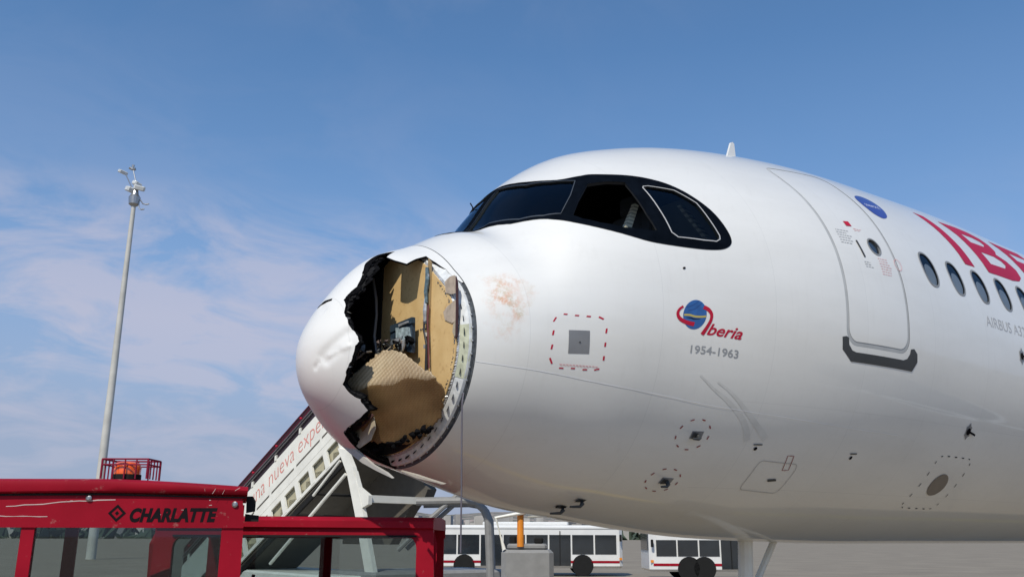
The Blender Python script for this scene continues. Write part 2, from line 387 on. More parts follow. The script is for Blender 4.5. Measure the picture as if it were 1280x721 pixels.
def cr(poly, n=6, closed=True):
    """Catmull-Rom smoothing of an outline"""
    P = [np.array(p, float) for p in poly]; m = len(P); o = []
    for i in range(m if closed else m-1):
        a, b, c, d = (P[(i-1) % m], P[i], P[(i+1) % m], P[(i+2) % m]) if closed else (P[max(i-1, 0)], P[i], P[i+1], P[min(i+2, m-1)])
        for t in np.arange(n)/n: o.append(tuple(.5*((2*b)+(c-a)*t+(2*a-5*b+4*c-d)*t*t+(3*b-a-3*c+d)*t**3)))
    if not closed: o.append(tuple(P[-1]))
    return o
KT = 1.9                                      # theta is scaled to about metres for meshing
def toxt(U): return U[:, 0], U[:, 1]/KT
def topq(U): return (U**2).sum(1), np.arctan2(U[:, 0], U[:, 1])
def patch(name, outer, holes, mat, parent, off=0., solid=0., grid=None, gs=.08, mapf=toxt, step=.03, inner_mat=None, rough_off=None, dent=False):
    """triangulates an outline in surface coordinates and lays it on the skin with exact normals"""
    loops = [densify(outer, step)] + [densify(h, step) for h in holes]
    V = []; E = []
    for L in loops:
        k = len(V); V += L; E += [(k+i, k+(i+1) % len(L)) for i in range(len(L))]
    O = np.array(outer); lo_, hi = O.min(0), O.max(0)
    if grid is None:
        gx = np.arange(lo_[0]+gs*.5, hi[0], gs); gy = np.arange(lo_[1]+gs*.5, hi[1], gs)
    else: gx, gy = grid
    if len(gx) and len(gy):
        G = np.stack(np.meshgrid(gx, gy, indexing='ij'), -1).reshape(-1, 2); G = G + rng.uniform(-1e-4, 1e-4, G.shape)
        k = inside(G, outer)
        for h in holes: k &= ~inside(G, h)
        G = G[k]
        B = np.array(V)
        if len(G):
            md = np.array([((B-g)**2).sum(1).min() for g in G]); G = G[md > (step*.35)**2]
        V = V + [tuple(g) for g in G]
    vs, es, fs, *_ = delaunay_2d_cdt([Vector(v) for v in V], E, [], 0, 1e-6)
    U = np.array([tuple(v) for v in vs]); Fa = np.array([tuple(q) for q in fs]); Cn = U[Fa].mean(1)
    k = inside(Cn, outer)
    for h in holes: k &= ~inside(Cn, h)
    Fa = Fa[k]
    used = np.unique(Fa); rm = -np.ones(len(U), int); rm[used] = np.arange(len(used)); U = U[used]; Fa = rm[Fa]
    x, th = mapf(U); P = surf(x, th); N = NRM(x, th)
    if dent:
        P2 = denting(P, x, th); e = 2e-3
        # normals of the dented skin by finite differences in disk coordinates
        def pos(UU): xx, tt = mapf(UU); return denting(surf(xx, tt), xx, tt)
        a = pos(U+[e, 0])-pos(U-[e, 0]); b = pos(U+[0, e])-pos(U-[0, e]); n2 = np.cross(a, b); n2 /= np.linalg.norm(n2, axis=1)[:, None]
        n2 *= np.sign((n2*N).sum(1))[:, None]; P, N = P2, n2
    o_ = off if rough_off is None else off + rough_off(U)
    P = P + N*(o_[:, None] if isinstance(o_, np.ndarray) else o_)
    # winding outward
    t = P[Fa]; fn = np.cross(t[:, 1]-t[:, 0], t[:, 2]-t[:, 0]); bad = (fn*N[Fa].mean(1)).sum(1) < 0; Fa[bad] = Fa[bad][:, ::-1]
    verts = P; nor = N; faces = [tuple(q) for q in Fa]; fm = [0]*len(faces)
    if solid:
        n0 = len(P); verts = np.vstack([P, P-N*solid]); nor = np.vstack([N, -N]); faces += [(c+n0, b+n0, a+n0) for a, b, c in Fa]; fm += [1]*len(Fa)
        ed = {}
        for a, b, c in Fa:
            for p_, q_ in ((a, b), (b, c), (c, a)): ed[(p_, q_)] = ed.get((p_, q_), 0)+1
        be = [(a, b) for (a, b) in ed if (b, a) not in ed]
        wv = []; wf = []; k0 = len(verts)
        for a, b in be:
            i = k0+len(wv); wv += [P[a], P[b], P[b]-N[b]*solid, P[a]-N[a]*solid]; wf.append((i+3, i+2, i+1, i))
        if wv: verts = np.vstack([verts, np.array(wv)]); nor = np.vstack([nor, np.zeros((len(wv), 3))]); faces += wf; fm += [1]*len(wf)
    o = link(name, verts, faces, mat, parent, smooth=True, mats=[mat, inner_mat or mat], fmat=fm)
    nn = [tuple(v) for v in nor]; o.data.normals_split_custom_set_from_vertices(nn)
    return o
def xt(l): return [(a, b*KT) for a, b in l]
def strip(name, pts, wid, mat, parent, off=.002, closed=False, wfun=None):
    """a painted line or seal of constant width along points given in (x, theta)"""
    P = [np.array((a, b*KT)) for a, b in pts]; n = len(P); L = []; Rr = []
    for i in range(n):
        a = P[(i-1) % n] if closed or i else P[i]; b = P[(i+1) % n] if closed or i < n-1 else P[i]
        t = b-a; t /= np.linalg.norm(t)+1e-9; q = np.array((-t[1], t[0]))*wid/2*(wfun(i/(n-1)) if wfun else 1); L.append(P[i]+q); Rr.append(P[i]-q)
    U = np.array(L+Rr); x, th = toxt(U); N = NRM(x, th); V = surf(x, th)+N*off
    m = n if closed else n-1; F = []
    for i in range(m):
        j = (i+1) % n; F.append((i, j, n+j, n+i))
    t = V[np.array(F)]; fn = np.cross(t[:, 1]-t[:, 0], t[:, 2]-t[:, 0]); F = [q if (fn[i]*N[q[0]]).sum() > 0 else q[::-1] for i, q in enumerate(F)]
    o = link(name, V, F, mat, parent, smooth=True); o.data.normals_split_custom_set_from_vertices([tuple(v) for v in N]); return o
def rrect(x0, x1, y0, y1, rad, n=7):
    o = []
    for cx_, cy_, a0 in ((x1-rad, y1-rad, 0), (x0+rad, y1-rad, 90), (x0+rad, y0+rad, 180), (x1-rad, y0+rad, 270)):
        for i in range(n+1): a = R(a0+90*i/n); o.append((cx_+rad*math.cos(a), cy_+rad*math.sin(a)))
    return o
def oval(cx_, cy_, rx, ry, n=28, rot=0., p=2.):
    o = []
    for i in range(n):
        a = 2*math.pi*i/n; c, s = math.cos(a), math.sin(a); c, s = abs(c)**(2/p)*np.sign(c), abs(s)**(2/p)*np.sign(s)
        X_, Y_ = rx*c, ry*s; o.append((cx_+X_*math.cos(rot)-Y_*math.sin(rot), cy_+X_*math.sin(rot)+Y_*math.cos(rot)))
    return o
def text_mesh(txt, size, bold=0., shear=0., space=1., sx=1.):
    cu = bpy.data.curves.new('t', 'FONT'); cu.body = txt; cu.size = size; cu.offset = bold; cu.shear = shear; cu.space_character = space; cu.resolution_u = 4
    to = bpy.data.objects.new('t', cu); col.objects.link(to); dg = bpy.context.evaluated_depsgraph_get(); dg.update()
    me = bpy.data.meshes.new_from_object(to.evaluated_get(dg)); bpy.data.objects.remove(to)
    V = np.array([v.co[:2] for v in me.vertices]); F = [tuple(p.vertices) for p in me.polygons]; bpy.data.meshes.remove(me)
    V[:, 0] *= sx; return V, F
def surf_text(name, txt, x0, th0, x1, th1, height, mat, parent, bold=0., shear=0., off=.0018):
    V, F = text_mesh(txt, 1., bold, shear); w0, h0 = V[:, 0].max()-V[:, 0].min(), V[:, 1].max()
    L = x1-x0; X_ = x0+(V[:, 0]-V[:, 0].min())/w0*L; T_ = th0+(th1-th0)*(X_-x0)/L - V[:, 1]/h0*height/KT
    N = NRM(X_, T_); P = surf(X_, T_)+N*off
    t = P[np.array([q[:3] for q in F])]; fn = np.cross(t[:, 1]-t[:, 0], t[:, 2]-t[:, 0]); F = [q if (fn[i]*N[q[0]]).sum() > 0 else q[::-1] for i, q in enumerate(F)]
    return link(name, P, F, mat, parent)

# ------------------------------------------------------------------ ground, apron lines, far hills
gs_ = 6000
g = link('ground', [(-gs_, -gs_, 0), (gs_, -gs_, 0), (gs_, gs_, 0), (-gs_, gs_, 0)], [(0, 1, 2, 3)], CONCRETE); tag(g, kind='structure')
def ground_line(name, pts, wd, mat):
    P = [Vector((*p, .004)) for p in pts]; L = []; Q = []
    for i, p in enumerate(P):
        t = (P[min(i+1, len(P)-1)]-P[max(i-1, 0)]).normalized(); q = Vector((-t.y, t.x, 0))*wd/2; L.append(p+q); Q.append(p-q)
    n = len(P); o = link(name, L+Q, [(n+i, n+i+1, i+1, i) for i in range(n-1)], mat); return tag(o, kind='structure')
ground_line('apron_marking', [(-14, 0), (40, 0)], .15, LINEY)
ground_line('apron_marking', [(-30, -9.5), (2, -9.2), (9, -8.4), (16, -6.8), (40, -1)], .2, LINEW)
ground_line('apron_marking', [(17.0+6.0*math.cos(a), -10.6+4.4*math.sin(a)) for a in np.linspace(0, 2*math.pi, 49)], .18, LINEW)  # outline around the unseen dark oval of reflection_patch
tag(link('reflection_patch', [(17.0+5.9*math.cos(a), -10.6+4.3*math.sin(a), .003) for a in np.linspace(0, 2*math.pi, 49)[:-1]], [tuple(range(48))], simple('reflection_patch_dark', (.045, .044, .042), .8)), kind='structure')  # unseen dark oval, added for the reflection it gives in the belly
def hills():
    M = Mat('far_hill_ground', (.30, .22, .17), .9)
    v = M.noise(.03, 6, None, .7); c = M.ramp(v, [(.42, (.06, .085, .065)), (.5, (.17, .16, .13)), (.58, (.38, .30, .26))])
    M.base(c); mat = M.m; V = []; F = []; n = 160
    for j, (dd, hh) in enumerate(((1100, 0), (1350, .62), (1700, 1.), (2300, .9))):
        for i in range(n+1):
            a = YAW + R(-100+200*i/n); h_ = 44+16*math.sin(a*7.3)+9*math.sin(a*17+1)+5*math.sin(a*41+2)
            V.append((CAM.x+dd*math.cos(a), CAM.y+dd*math.sin(a), -1+hh*h_))
    for j in range(3):
        for i in range(n): F.append((j*(n+1)+i+1, j*(n+1)+i, (j+1)*(n+1)+i, (j+1)*(n+1)+i+1))
    tag(link('hills', V, F, mat, smooth=True), kind='structure')
    # a far town and tree belt under the hills, too small to part
    mb = MB(); mt = MB()
    for i in range(420):
        a = YAW+R(random.uniform(-34, 34)); d = random.uniform(880, 1080); s = random.uniform(5, 13); h_ = random.uniform(5, 24)
        p = (CAM.x+d*math.cos(a), CAM.y+d*math.sin(a)); mb.box((p[0], p[1], h_/2), (s*1.6, s, h_), Matrix.Rotation(a+random.uniform(-.6, .6), 3, 'Z'))
    for i in range(900):
        a = YAW+R(random.uniform(-36, 36)); d = random.uniform(760, 1100); s = random.uniform(4, 9); p = Vector((CAM.x+d*math.cos(a), CAM.y+d*math.sin(a), s*.5))
        vs = [p+Vector((random.uniform(-1, 1), random.uniform(-1, 1), random.uniform(-1, 1.2)))*s for _ in range(7)]
        mt.add(vs, [(0, 1, 2), (2, 3, 4), (4, 5, 6), (0, 3, 5), (1, 4, 6), (0, 2, 6), (1, 3, 5)])
    tag(mb.build('far_town', simple('far_town_walls', (.42, .40, .37), .8, .5, .02)), 'pale far town buildings strung along the foot of the hills', 'town', kind='stuff')
    tag(mt.build('far_trees', simple('far_foliage', (.05, .075, .05), .9, .4, .05)), 'dark green belt of far trees along the horizon below the hills', 'trees', kind='stuff')
hills()

# ------------------------------------------------------------------ the airliner
jet = empty('airliner', (0, 0, 0))
tag(jet, 'white passenger jet with its nose cone torn open and black rimmed cockpit windows', 'airplane')
HOLE = [(.5848,.0368),(.4475,.1256),(.3883,.271),(.3415,.4047),(.292,.5188),(.2583,.5127),(.2363,.5258),(.2041,.5673),(.1983,.7372),(.1776,.8768),(.182,1.0223),(.1824,1.1762),(.197,1.2948),(.2141,1.3959),(.2274,1.5082),(.209,1.5701),(.2039,1.6972),(.1983,1.827),(.1847,1.9688),(.1881,2.1251),(.1865,2.2578),(.2248,2.3248),(.267,2.3575),(.3034,2.3474),(.3104,2.3887),(.3607,2.444),(.3497,2.5842),(.3412,2.73),(.3376,2.9232),(.3526,3.06),(.4197,3.12),(.4868,3.15),(.5732,3.17),(.7417,3.20),(.87,3.22)]
FLAP = [(.9319,1.0628),(.8658,1.0424),(.8396,.9319),(.8333,.8085),(.805,.6694),(.7888,.5032),(.7011,.5281),(.6071,.5994),(.5628,.4657),(.5525,.3048),(.6695,.1805)]
def disk(x, th): s = math.sqrt(x); return (s*math.sin(th), s*math.cos(th))
def jagged(l, amp, seed=3):
    rr = random.Random(seed); o = []
    for a, b in zip(l, l[1:]+[l[-1]]):
        o.append(a)
        if a != b and math.dist(a, b) > .012:
            for t in (.33, .66): o.append((a[0]+(b[0]-a[0])*t+rr.uniform(-amp, amp), a[1]+(b[1]-a[1])*t+rr.uniform(-amp, amp)))
    return o
hole_left = jagged([disk(*p) for p in HOLE], .0035); hole_flap = [disk(*p) for p in FLAP]
rim = [disk(1.02, t) for t in np.linspace(3.22, 1.06, 26)]
hole_poly = hole_left+rim+hole_flap
SR = math.sqrt(JX-.006)
circ = [(SR*math.sin(a), SR*math.cos(a)) for a in np.linspace(0, 2*math.pi, 181)[:-1]]
radome = patch('nose_cone', circ, [hole_poly], M_RADOME, jet, solid=.017, gs=.017, mapf=topq, step=.016, inner_mat=COREB, dent=True)
radome['label'] = 'dented white nose cone with a jagged hole'
# ragged black core left along the torn edge, in two layers behind the skin
def torn_layer(offs, wmin, wmax, seed, mat, nm, keep):
    rr = random.Random(seed); L = densify(hole_left, .010); inn = []
    ph = [rr.uniform(0, 6.28) for _ in range(5)]; spike = 0.
    for i, p in enumerate(L):
        a = L[max(i-2, 0)]; b = L[min(i+2, len(L)-1)]; t = (b[0]-a[0], b[1]-a[1]); m = math.hypot(*t)+1e-9; q = (-t[1]/m, t[0]/m)
        q_in = q if inside(np.array([[p[0]+q[0]*.02, p[1]+q[1]*.02]]), hole_poly)[0] else (-q[0], -q[1])
        fr = i/len(L); sm = .5+.25*math.sin(i*.21+ph[0])+.17*math.sin(i*.47+ph[1])+.12*math.sin(i*1.1+ph[2]); spike = max(0, spike-.5)+(rr.random() < .09)*rr.uniform(.3, 1.); k = (wmin+(wmax-wmin)*max(0, sm+.35*spike+rr.uniform(-.10, .10)))*keep(fr)
        inn.append((p[0]+q_in[0]*k, p[1]+q_in[1]*k))
    V = []; n = len(L)
    for P_, o_ in ((L, offs), (inn, offs-.012)):
        U = np.array(P_); x, th = topq(U); jit = np.array([rr.uniform(-.006, .003)+.006*math.sin(i*.4) for i, _ in enumerate(P_)]) if P_ is inn else 0; V += list(surf(x, th)+NRM(x, th)*(np.asarray(o_+jit).reshape(-1, 1) if P_ is inn else o_))
    F = [(i, i+1, n+i+1, n+i) for i in range(n-1)]
    o = link(nm, V, F, mat, jet); md = o.modifiers.new('s', 'SOLIDIFY'); md.thickness = .006; md.offset = -1; return o
keepA = lambda f_: float(np.interp(f_, [0, .12, .16, .36, .42, .56, .6, 1], [.9, .8, .22, .18, .5, .4, .06, .04]))
torn_layer(-.006, .006, .040, 5, COREB, 'torn_edge', keepA)
torn_layer(-.022, .012, .065, 9, simple('torn_grey_ply', (.012, .012, .013), .7, .6, 40, spec=.1), 'torn_edge', keepA)
torn_layer(-.036, .02, .095, 11, COREB, 'torn_edge', keepA)
# pale splinters standing off the torn edge
rr = random.Random(77); SPL = simple('pale_splinter', (.42, .40, .35), .7, .3, 40); GLS = simple('grey_splinter', (.14, .14, .15), .7)
L_ = densify(hole_left, .006)
for k in range(44):
    p = L_[int(rr.uniform(.05, .98)*len(L_))]; U_ = np.array([p]); x_, t_ = topq(U_); P_ = Vector(surf(x_, t_)[0]); N_ = Vector(NRM(x_, t_)[0])
    cdir = (Vector((.55, -.35, 3.05))-P_).normalized(); sd = N_.cross(cdir).normalized(); l_ = rr.uniform(.015, .05); w_ = rr.uniform(.003, .010)
    a_ = P_-N_*.010-cdir*.01; tip = P_+cdir*l_+sd*rr.uniform(-.02, .02)-N_*rr.uniform(-.006, .02)
    V = [a_-sd*w_, a_+sd*w_, tip, a_-N_*.004]; link('splinter', V, [(0, 1, 2), (1, 3, 2), (3, 0, 2), (0, 3, 1)], (SPL, GLS, COREB)[k % 3], jet)
# small gash on the upper left of the cone
gash = [disk(*p) for p in ((.150, -.235), (.168, -.03), (.180, .24), (.170, .27), (.158, .14), (.152, .06), (.145, -.08), (.138, -.22))]
patch('gash', gash, [], COREB, jet, off=.003, gs=.02, mapf=topq, step=.02)

# fuselage skin, port half meshed round its openings
def w_arc(zrel):
    return math.acos(min(1, zrel/2.09))
WIN_T = w_arc(.5395); WIN_X0, WIN_P = 5.6765, .533
DOORO = rrect(4.165, 5.065, .665*KT, 1.775*KT, .14)
DOORI = rrect(4.200, 5.030, (.665+.0180)*KT, (1.775-.0200)*KT, .112)
WS = [(1.23,.035),(1.772,.035),(1.778,.17),(1.80,.315),(1.905,.48),(2.0387,.6121),(1.905,.7203),(1.7533,.8138),(1.6588,.7155),(1.5607,.5382),(1.4859,.2554),(1.34,.150)]
SLIDE = [(1.8064,.8839),(1.9273,.7923),(2.0871,.6957),(2.2418,.7429),(2.3843,.8032),(2.3739,.9257),(2.3697,1.0773),(2.392,1.2072),(2.3295,1.2031),(2.1177,1.1365),(1.9521,1.0442),(1.849,.9546)]
REAR = [(2.484,.888),(2.500,.878),(2.5426,.8830),(2.7411,.9526),(2.8650,1.0693),(2.8990,1.1865),(2.9320,1.285),(2.925,1.305),(2.8854,1.3159),(2.7723,1.3036),(2.545,1.2680),(2.502,1.2346),(2.488,1.0674)]
MASK = [(1.14,0),(1.155,.163),(1.4227,.2443),(1.5123,.4843),(1.5834,.6308),(1.6487,.7456),(1.704,.8345),(1.8162,.9793),(1.9834,1.1112),(2.2344,1.2421),(2.4516,1.3046),(2.6834,1.3452),(2.8457,1.3606),(2.9499,1.3578),(3.0189,1.3352),(3.037,1.2957),(3.0158,1.2217),(2.9649,1.1264),(2.8774,1.0213),(2.8038,.9458),(2.7008,.8634),(2.5539,.7858),(2.3139,.6846),(2.1728,.6095),(2.0999,.5821),(1.9514,.5013),(1.85,.33),(1.815,.17),(1.81,0)]
def mir(l): return [(a, -b) for a, b in reversed(l)]
def shrink(poly, k, dx=0):
    c = np.mean(np.array(poly), 0); o = []
    for p in poly:
        v = np.array(p)-c; L = np.linalg.norm(v); o.append(tuple(c+v*(1-k/L)))
    return o
GX = np.concatenate([np.arange(JX+.03, 3.3, .05), np.arange(3.35, 5.2, .09), np.arange(5.3, 13, .3)]); GT = np.arange(.02, math.pi, .05)*KT
cwin = [oval(WIN_X0+WIN_P*i, WIN_T*KT, .125, .175, 26, p=2.4) for i in range(14)]
dwin = oval(4.786, 1.270*KT, .085, .085, 20)
port = [(JX, 0), (13, 0), (13, math.pi*KT), (JX, math.pi*KT)]
holesP = [xt(WS), xt(SLIDE), xt(REAR), DOORO]+cwin
fus = patch('fuselage', port, holesP, WHITE, jet, solid=.028, grid=(GX, GT), step=.045, inner_mat=INTD)
stb = [(JX, -math.pi*KT), (13, -math.pi*KT), (13, 0), (JX, 0)]
fus2 = patch('fuselage', stb, [xt(mir(WS)), xt(mir(SLIDE)), xt(mir(REAR))], WHITE, jet, solid=.028, grid=(GX, -GT[::-1]), step=.045, inner_mat=INTD)
xa = np.concatenate([np.arange(13, 29, 1.), np.linspace(29, 44.4, 24)]); ta = np.linspace(-math.pi, math.pi, 121)
Xg, Tg = np.meshgrid(xa, ta, indexing='ij'); Pg = surf(Xg, Tg).reshape(-1, 3); nt = len(ta)
Fg = [(i*nt+j, i*nt+j+1, (i+1)*nt+j+1, (i+1)*nt+j) for i in range(len(xa)-1) for j in range(nt-1)]+[tuple((len(xa)-1)*nt+j for j in range(nt-1))]
link('rear_fuselage', Pg, Fg, WHITE, jet, smooth=True)
# black window surround and the panes
def inset(poly, d):
    P = np.array(poly); n = len(P); o = []
    ar = .5*sum(P[i][0]*P[(i+1) % n][1]-P[(i+1) % n][0]*P[i][1] for i in range(n)); sg = 1 if ar > 0 else -1
    for i in range(n):
        t = P[(i+1) % n]-P[(i-1) % n]; t /= np.linalg.norm(t)+1e-9; o.append(tuple(P[i]+np.array((-t[1], t[0]))*d*sg))
    return o
mask_full = xt(cr(MASK[1:-1], 4, closed=False)); mask_full = [(1.14, 0)]+mask_full+[(1.81, 0)]+[(a, -b) for a, b in reversed(mask_full)]
holesM = [inset(xt(q), .006) for q in (WS, SLIDE, REAR, mir(WS), mir(SLIDE), mir(REAR))]
patch('window_surround', mask_full, holesM, BLACKP, jet, off=.003, gs=.055, step=.03)
GF = simple('grey_pane_seal', (.035, .045, .06), .5)
for nm, q in (('windshield_pane', WS), ('windshield_pane', mir(WS)), ('rear_side_pane', REAR), ('rear_side_pane', mir(REAR)), ('sliding_pane', mir(SLIDE))):
    p = patch(nm, inset(xt(q), -.004), [], GLASS, jet, off=-.012, gs=.06, step=.04)
def ring_strip(name, poly, wid, mat, parent, off): return strip(name, [(a, b) for a, b in densify(poly, .05)], wid, mat, parent, off, closed=True)
ring_strip('pane_frame', [(a, b) for a, b in REAR], .010, simple('bare_metal_edge', (.62, .60, .56), .35, metal=.3), jet, .006)
ring_strip('pane_frame', [(a, b) for a, b in WS], .009, GF, jet, .005)
# cockpit inside: glareshield, seats and door posts that show through the open side window
mb = MB().box((2.0, 0, 4.05), (.5, 1.5, .10)).box((2.2, 0, 3.90), (.1, 1.7, .3)); mb.build('glareshield', INTD, jet)
for sy in (-.55, .55):
    m2 = MB().bbox((2.95, sy, 4.15), (.14, .46, .75), .03).bbox((2.93, sy, 4.62), (.10, .26, .18), .03).bbox((2.72, sy, 3.82), (.5, .46, .12), .03); m2.build('pilot_seat', simple('seat_cloth', (.05, .06, .08), .9), jet)
MB().box((3.75, 0, 3.75), (.05, 2.2, 2.3)).build('cockpit_wall', simple('cockpit_wall_grey', (.30, .31, .30), .8), jet)
MB().box((2.75, 0, 3.15), (2.0, 1.9, .05)).build('cockpit_floor', INTD, jet)
CREAM = Mat('cream_trim', (.80, .78, .64), .6); _w = CREAM.n.new('ShaderNodeTexWave'); _w.bands_direction = 'Z'; _w.inputs['Scale'].default_value = 9; CREAM.l.new(CREAM.pos, _w.inputs['Vector']); CREAM.base(CREAM.ramp(_w.outputs['Fac'], [(.2, (.45, .45, .36)), (.6, (.82, .80, .66))])); CREAM = CREAM.m
def slab(name, pts, d, mat, parent): return MB().prism(pts, d).build(name, mat, parent)
slab('window_post', [(2.536,-.85,4.231),(2.63,-.85,4.266),(2.727,-.85,4.49),(2.68,-.85,4.503)], (0, .04, 0), CREAM, jet)
slab('window_post', [(2.987,-1.1,4.486),(3.03,-1.1,4.497),(3.393,-1.1,4.264),(3.336,-1.1,4.248)], (0, .04, 0), CREAM, jet)
MB().tube([(2.52, -.99, 4.535), (2.84, -.99, 4.24)], .015).build('window_slide_rail', STEEL, jet)
# torn radome joint: frame ring, primer, bolt holes
def ringpart(name, prof, t0, t1, mat, n=150, wob=0., smooth=True):
    """sweeps an (x, inset) profile round the section at the joint"""
    ts = np.linspace(t0, t1, n); V = []; m = len(prof)
    for t in ts:
        b = surf(np.array([JX]), np.array([t]))[0]; c = np.array((JX, 0, AX-.60)); d = (b-c); L = np.linalg.norm(d[1:]); d = d/L
        for (x, ins) in prof:
            w_ = wob*rng.uniform(-1, 1); V.append((x+w_*.5, b[1]-d[1]*(ins+w_), b[2]-d[2]*(ins+w_)))
    F = [(i*m+j, (i+1)*m+j, (i+1)*m+j+1, i*m+j+1) for i in range(n-1) for j in range(m-1)]
    o = link(name, V, F, mat, jet); smooth_auto(o, 40); return o
P2 = 2*math.pi
ringpart('joint_seal', [(JX+.03, .003), (JX-.002, .004), (JX-.006, .022), (JX+.03, .024)], 0, P2, RINGD, wob=.0012)
ringpart('attachment_ring', [(.878, .016), (.866, .018), (.860, .022), (.856, .026)], 0, P2, RINGD, wob=.002)
ringpart('attachment_ring', [(.858, .022), (.836, .026), (.798, .082), (.80, .092)], 0, P2, RINGW, 220, wob=.0008)
ringpart('primer_strip', [(.852, .023), (.832, .028), (.794, .083), (.797, .093)], 1.47, 1.93, RINGY, 60)
# toothed inner lip
def lip(t0, t1, n, mat, x0, i0, i1, seed):
    rr = random.Random(seed); V = []; F = []
    for i, t in enumerate(np.linspace(t0, t1, n)):
        b = surf(np.array([JX]), np.array([t]))[0]; c = np.array((JX, 0, AX-.60)); d = b-c; d /= np.linalg.norm(d[1:])
        k = i1+(.010 if i % 2 else 0)+rr.uniform(0, .008)
        V += [(x0, b[1]-d[1]*i0, b[2]-d[2]*i0), (x0-.012+rr.uniform(-.006, .006), b[1]-d[1]*k, b[2]-d[2]*k)]
    F = [(2*i, 2*i+2, 2*i+3, 2*i+1) for i in range(n-1)]; o = link('inner_lip', V, F, mat, jet); md = o.modifiers.new('s', 'SOLIDIFY'); md.thickness = .004; return o
lip(.5, 3.7, 260, ALU, .797, .088, .100, 2); lip(.9, 3.6, 200, RINGD, .790, .098, .118, 4)
bh = MB().lathe([(.021, 0), (.021, .003)], n=12)
hx = simple('hole_shadow_black', (.01, .01, .012), .8); first = None
for t in np.arange(1.30, 3.3, .115):
    b = surf(np.array([JX]), np.array([t]))[0]; d = b-np.array((JX, 0, AX-.60)); d /= np.linalg.norm(d[1:])
    nrm = Vector((-.827, d[1]*-.562, d[2]*-.562)).normalized(); q = Vector((.817, b[1]-d[1]*.054, b[2]-d[2]*.054)) + nrm*.006
    if first is None: o = first = bh.build('bolt_hole', hx, jet)
    else: o = first.copy(); col.objects.link(o); o.parent = jet
    o.location = q; o.rotation_euler = nrm.to_track_quat('Z', 'Y').to_euler(); o.scale = (1., 1., 1.) if (t*100) % 3 else (1.3, 1.3, 1)
first = None; bo = MB().lathe([(.009, 0), (.009, .007), (.004, .009)], n=8)
for t in np.arange(.95, 3.3, .11):
    b = surf(np.array([JX]), np.array([t]))[0]; d = b-np.array((JX, 0, AX-.60)); d /= np.linalg.norm(d[1:])
    nrm = Vector((-.9, d[1]*.2, d[2]*.2)).normalized(); q = Vector((.862, b[1]-d[1]*.020, b[2]-d[2]*.020))
    if first is None: o = first = bo.build('bolt', STEEL, jet)
    else: o = first.copy(); col.objects.link(o); o.parent = jet
    o.location = q; o.rotation_euler = nrm.to_track_quat('Z', 'Y').to_euler()
# loose flaps of skin at the lower lip
slab('torn_lip', [(.72,-.255,2.119),(.72,-.475,2.057),(.72,-.732,2.013),(.72,-.80,1.998),(.72,-.83,1.999),(.72,-.681,2.030),(.72,-.473,2.078)], (.02, .0, .006), simple('bare_pale_edge', (.40, .36, .30), .6), jet)
slab('hanging_shard', [(.5,.276,2.337),(.5,.116,2.259),(.5,-.074,2.177),(.5,-.288,2.108),(.5,-.511,2.044),(.5,-.43,2.085),(.5,-.240,2.150),(.5,-.043,2.243),(.5,.11,2.319)], (.02, .0, .004), simple('pale_torn_skin', (.42, .40, .36), .6), jet)
# pressure bulkhead: three ochre panels, stiffeners, sealant
BX = .775
def disc_ring(t): b = surf(np.array([JX]), np.array([t]))[0]; d = b-np.array((JX, 0, AX-.60)); L = np.linalg.norm(d[1:]); return (b[1]-d[1]/L*.100, b[2]-d[2]/L*.100)
rimp = [disc_ring(t) for t in np.linspace(0, P2, 97)[:-1]]
def clip(poly, sgn, y0):
    o = []; n = len(poly)
    for i in range(n):
        a, b = poly[i], poly[(i+1) % n]; ia, ib = sgn*(a[0]-y0) >= 0, sgn*(b[0]-y0) >= 0
        if ia: o.append(a)
        if ia != ib: t = (y0-a[0])/(b[0]-a[0]); o.append((y0, a[1]+(b[1]-a[1])*t))
    return o
for a, b in ((-2, -.512), (-.498, .195), (.209, 2)):
    p = clip(clip(rimp, 1, a), -1, b); o = MB().prism([(BX, y, z) for y, z in p], (.03, 0, 0)).build('bulkhead_panel', OCHRE if a < .2 else DARKPANEL, jet)
MB().prism([(BX+.034, y*.999, z) for y, z in rimp], (.02, 0, 0)).build('bulkhead_backing', RINGD, jet)
MB().prism([(BX-.012, y, z) for y, z in [(y, z) for y, z in rimp if z < 2.50]], (-.004, 0, 0)).build('lower_shade_panel', DARKPANEL, jet)  # dark sheet over the lower bulkhead, standing for the shade under the honeycomb
def polyslab(name, pts, th, mat, dx=0): return MB().prism([(p[0]-dx, p[1], p[2]) for p in pts], (-th, 0, 0)).build(name, mat, jet)
polyslab('sealant_patch', [(.775,-.71,3.469),(.775,-.772,3.492),(.775,-.833,3.49),(.775,-.865,3.435),(.775,-.868,3.35),(.775,-.797,3.353),(.775,-.724,3.38)], .006, LILAC, .001)
polyslab('sealant_patch', [(.775,-.699,3.24),(.775,-.749,3.272),(.775,-.85,3.3),(.775,-.882,3.234),(.775,-.875,3.147),(.775,-.815,3.134),(.775,-.722,3.175)], .006, LILAC, .001)
polyslab('sealant_patch', [(.775,-.83,3.13),(.775,-.86,3.15),(.775,-.875,3.07),(.775,-.85,3.03),(.775,-.82,3.07)], .005, BEIGEC, .001)
polyslab('red_edge_strip', [(.775,-.858,3.474),(.775,-.880,3.426),(.775,-.892,3.226),(.775,-.886,3.024),(.775,-.869,3.007),(.775,-.868,3.238)], .010, simple('dark_red_strip', (.055, .022, .025), .8, .4, 30), .004)
S1 = [(.765,-.504,3.66),(.765,-.504,3.559),(.765,-.51,3.432),(.765,-.504,3.339),(.765,-.497,3.256),(.765,-.505,3.156),(.765,-.505,2.80)]
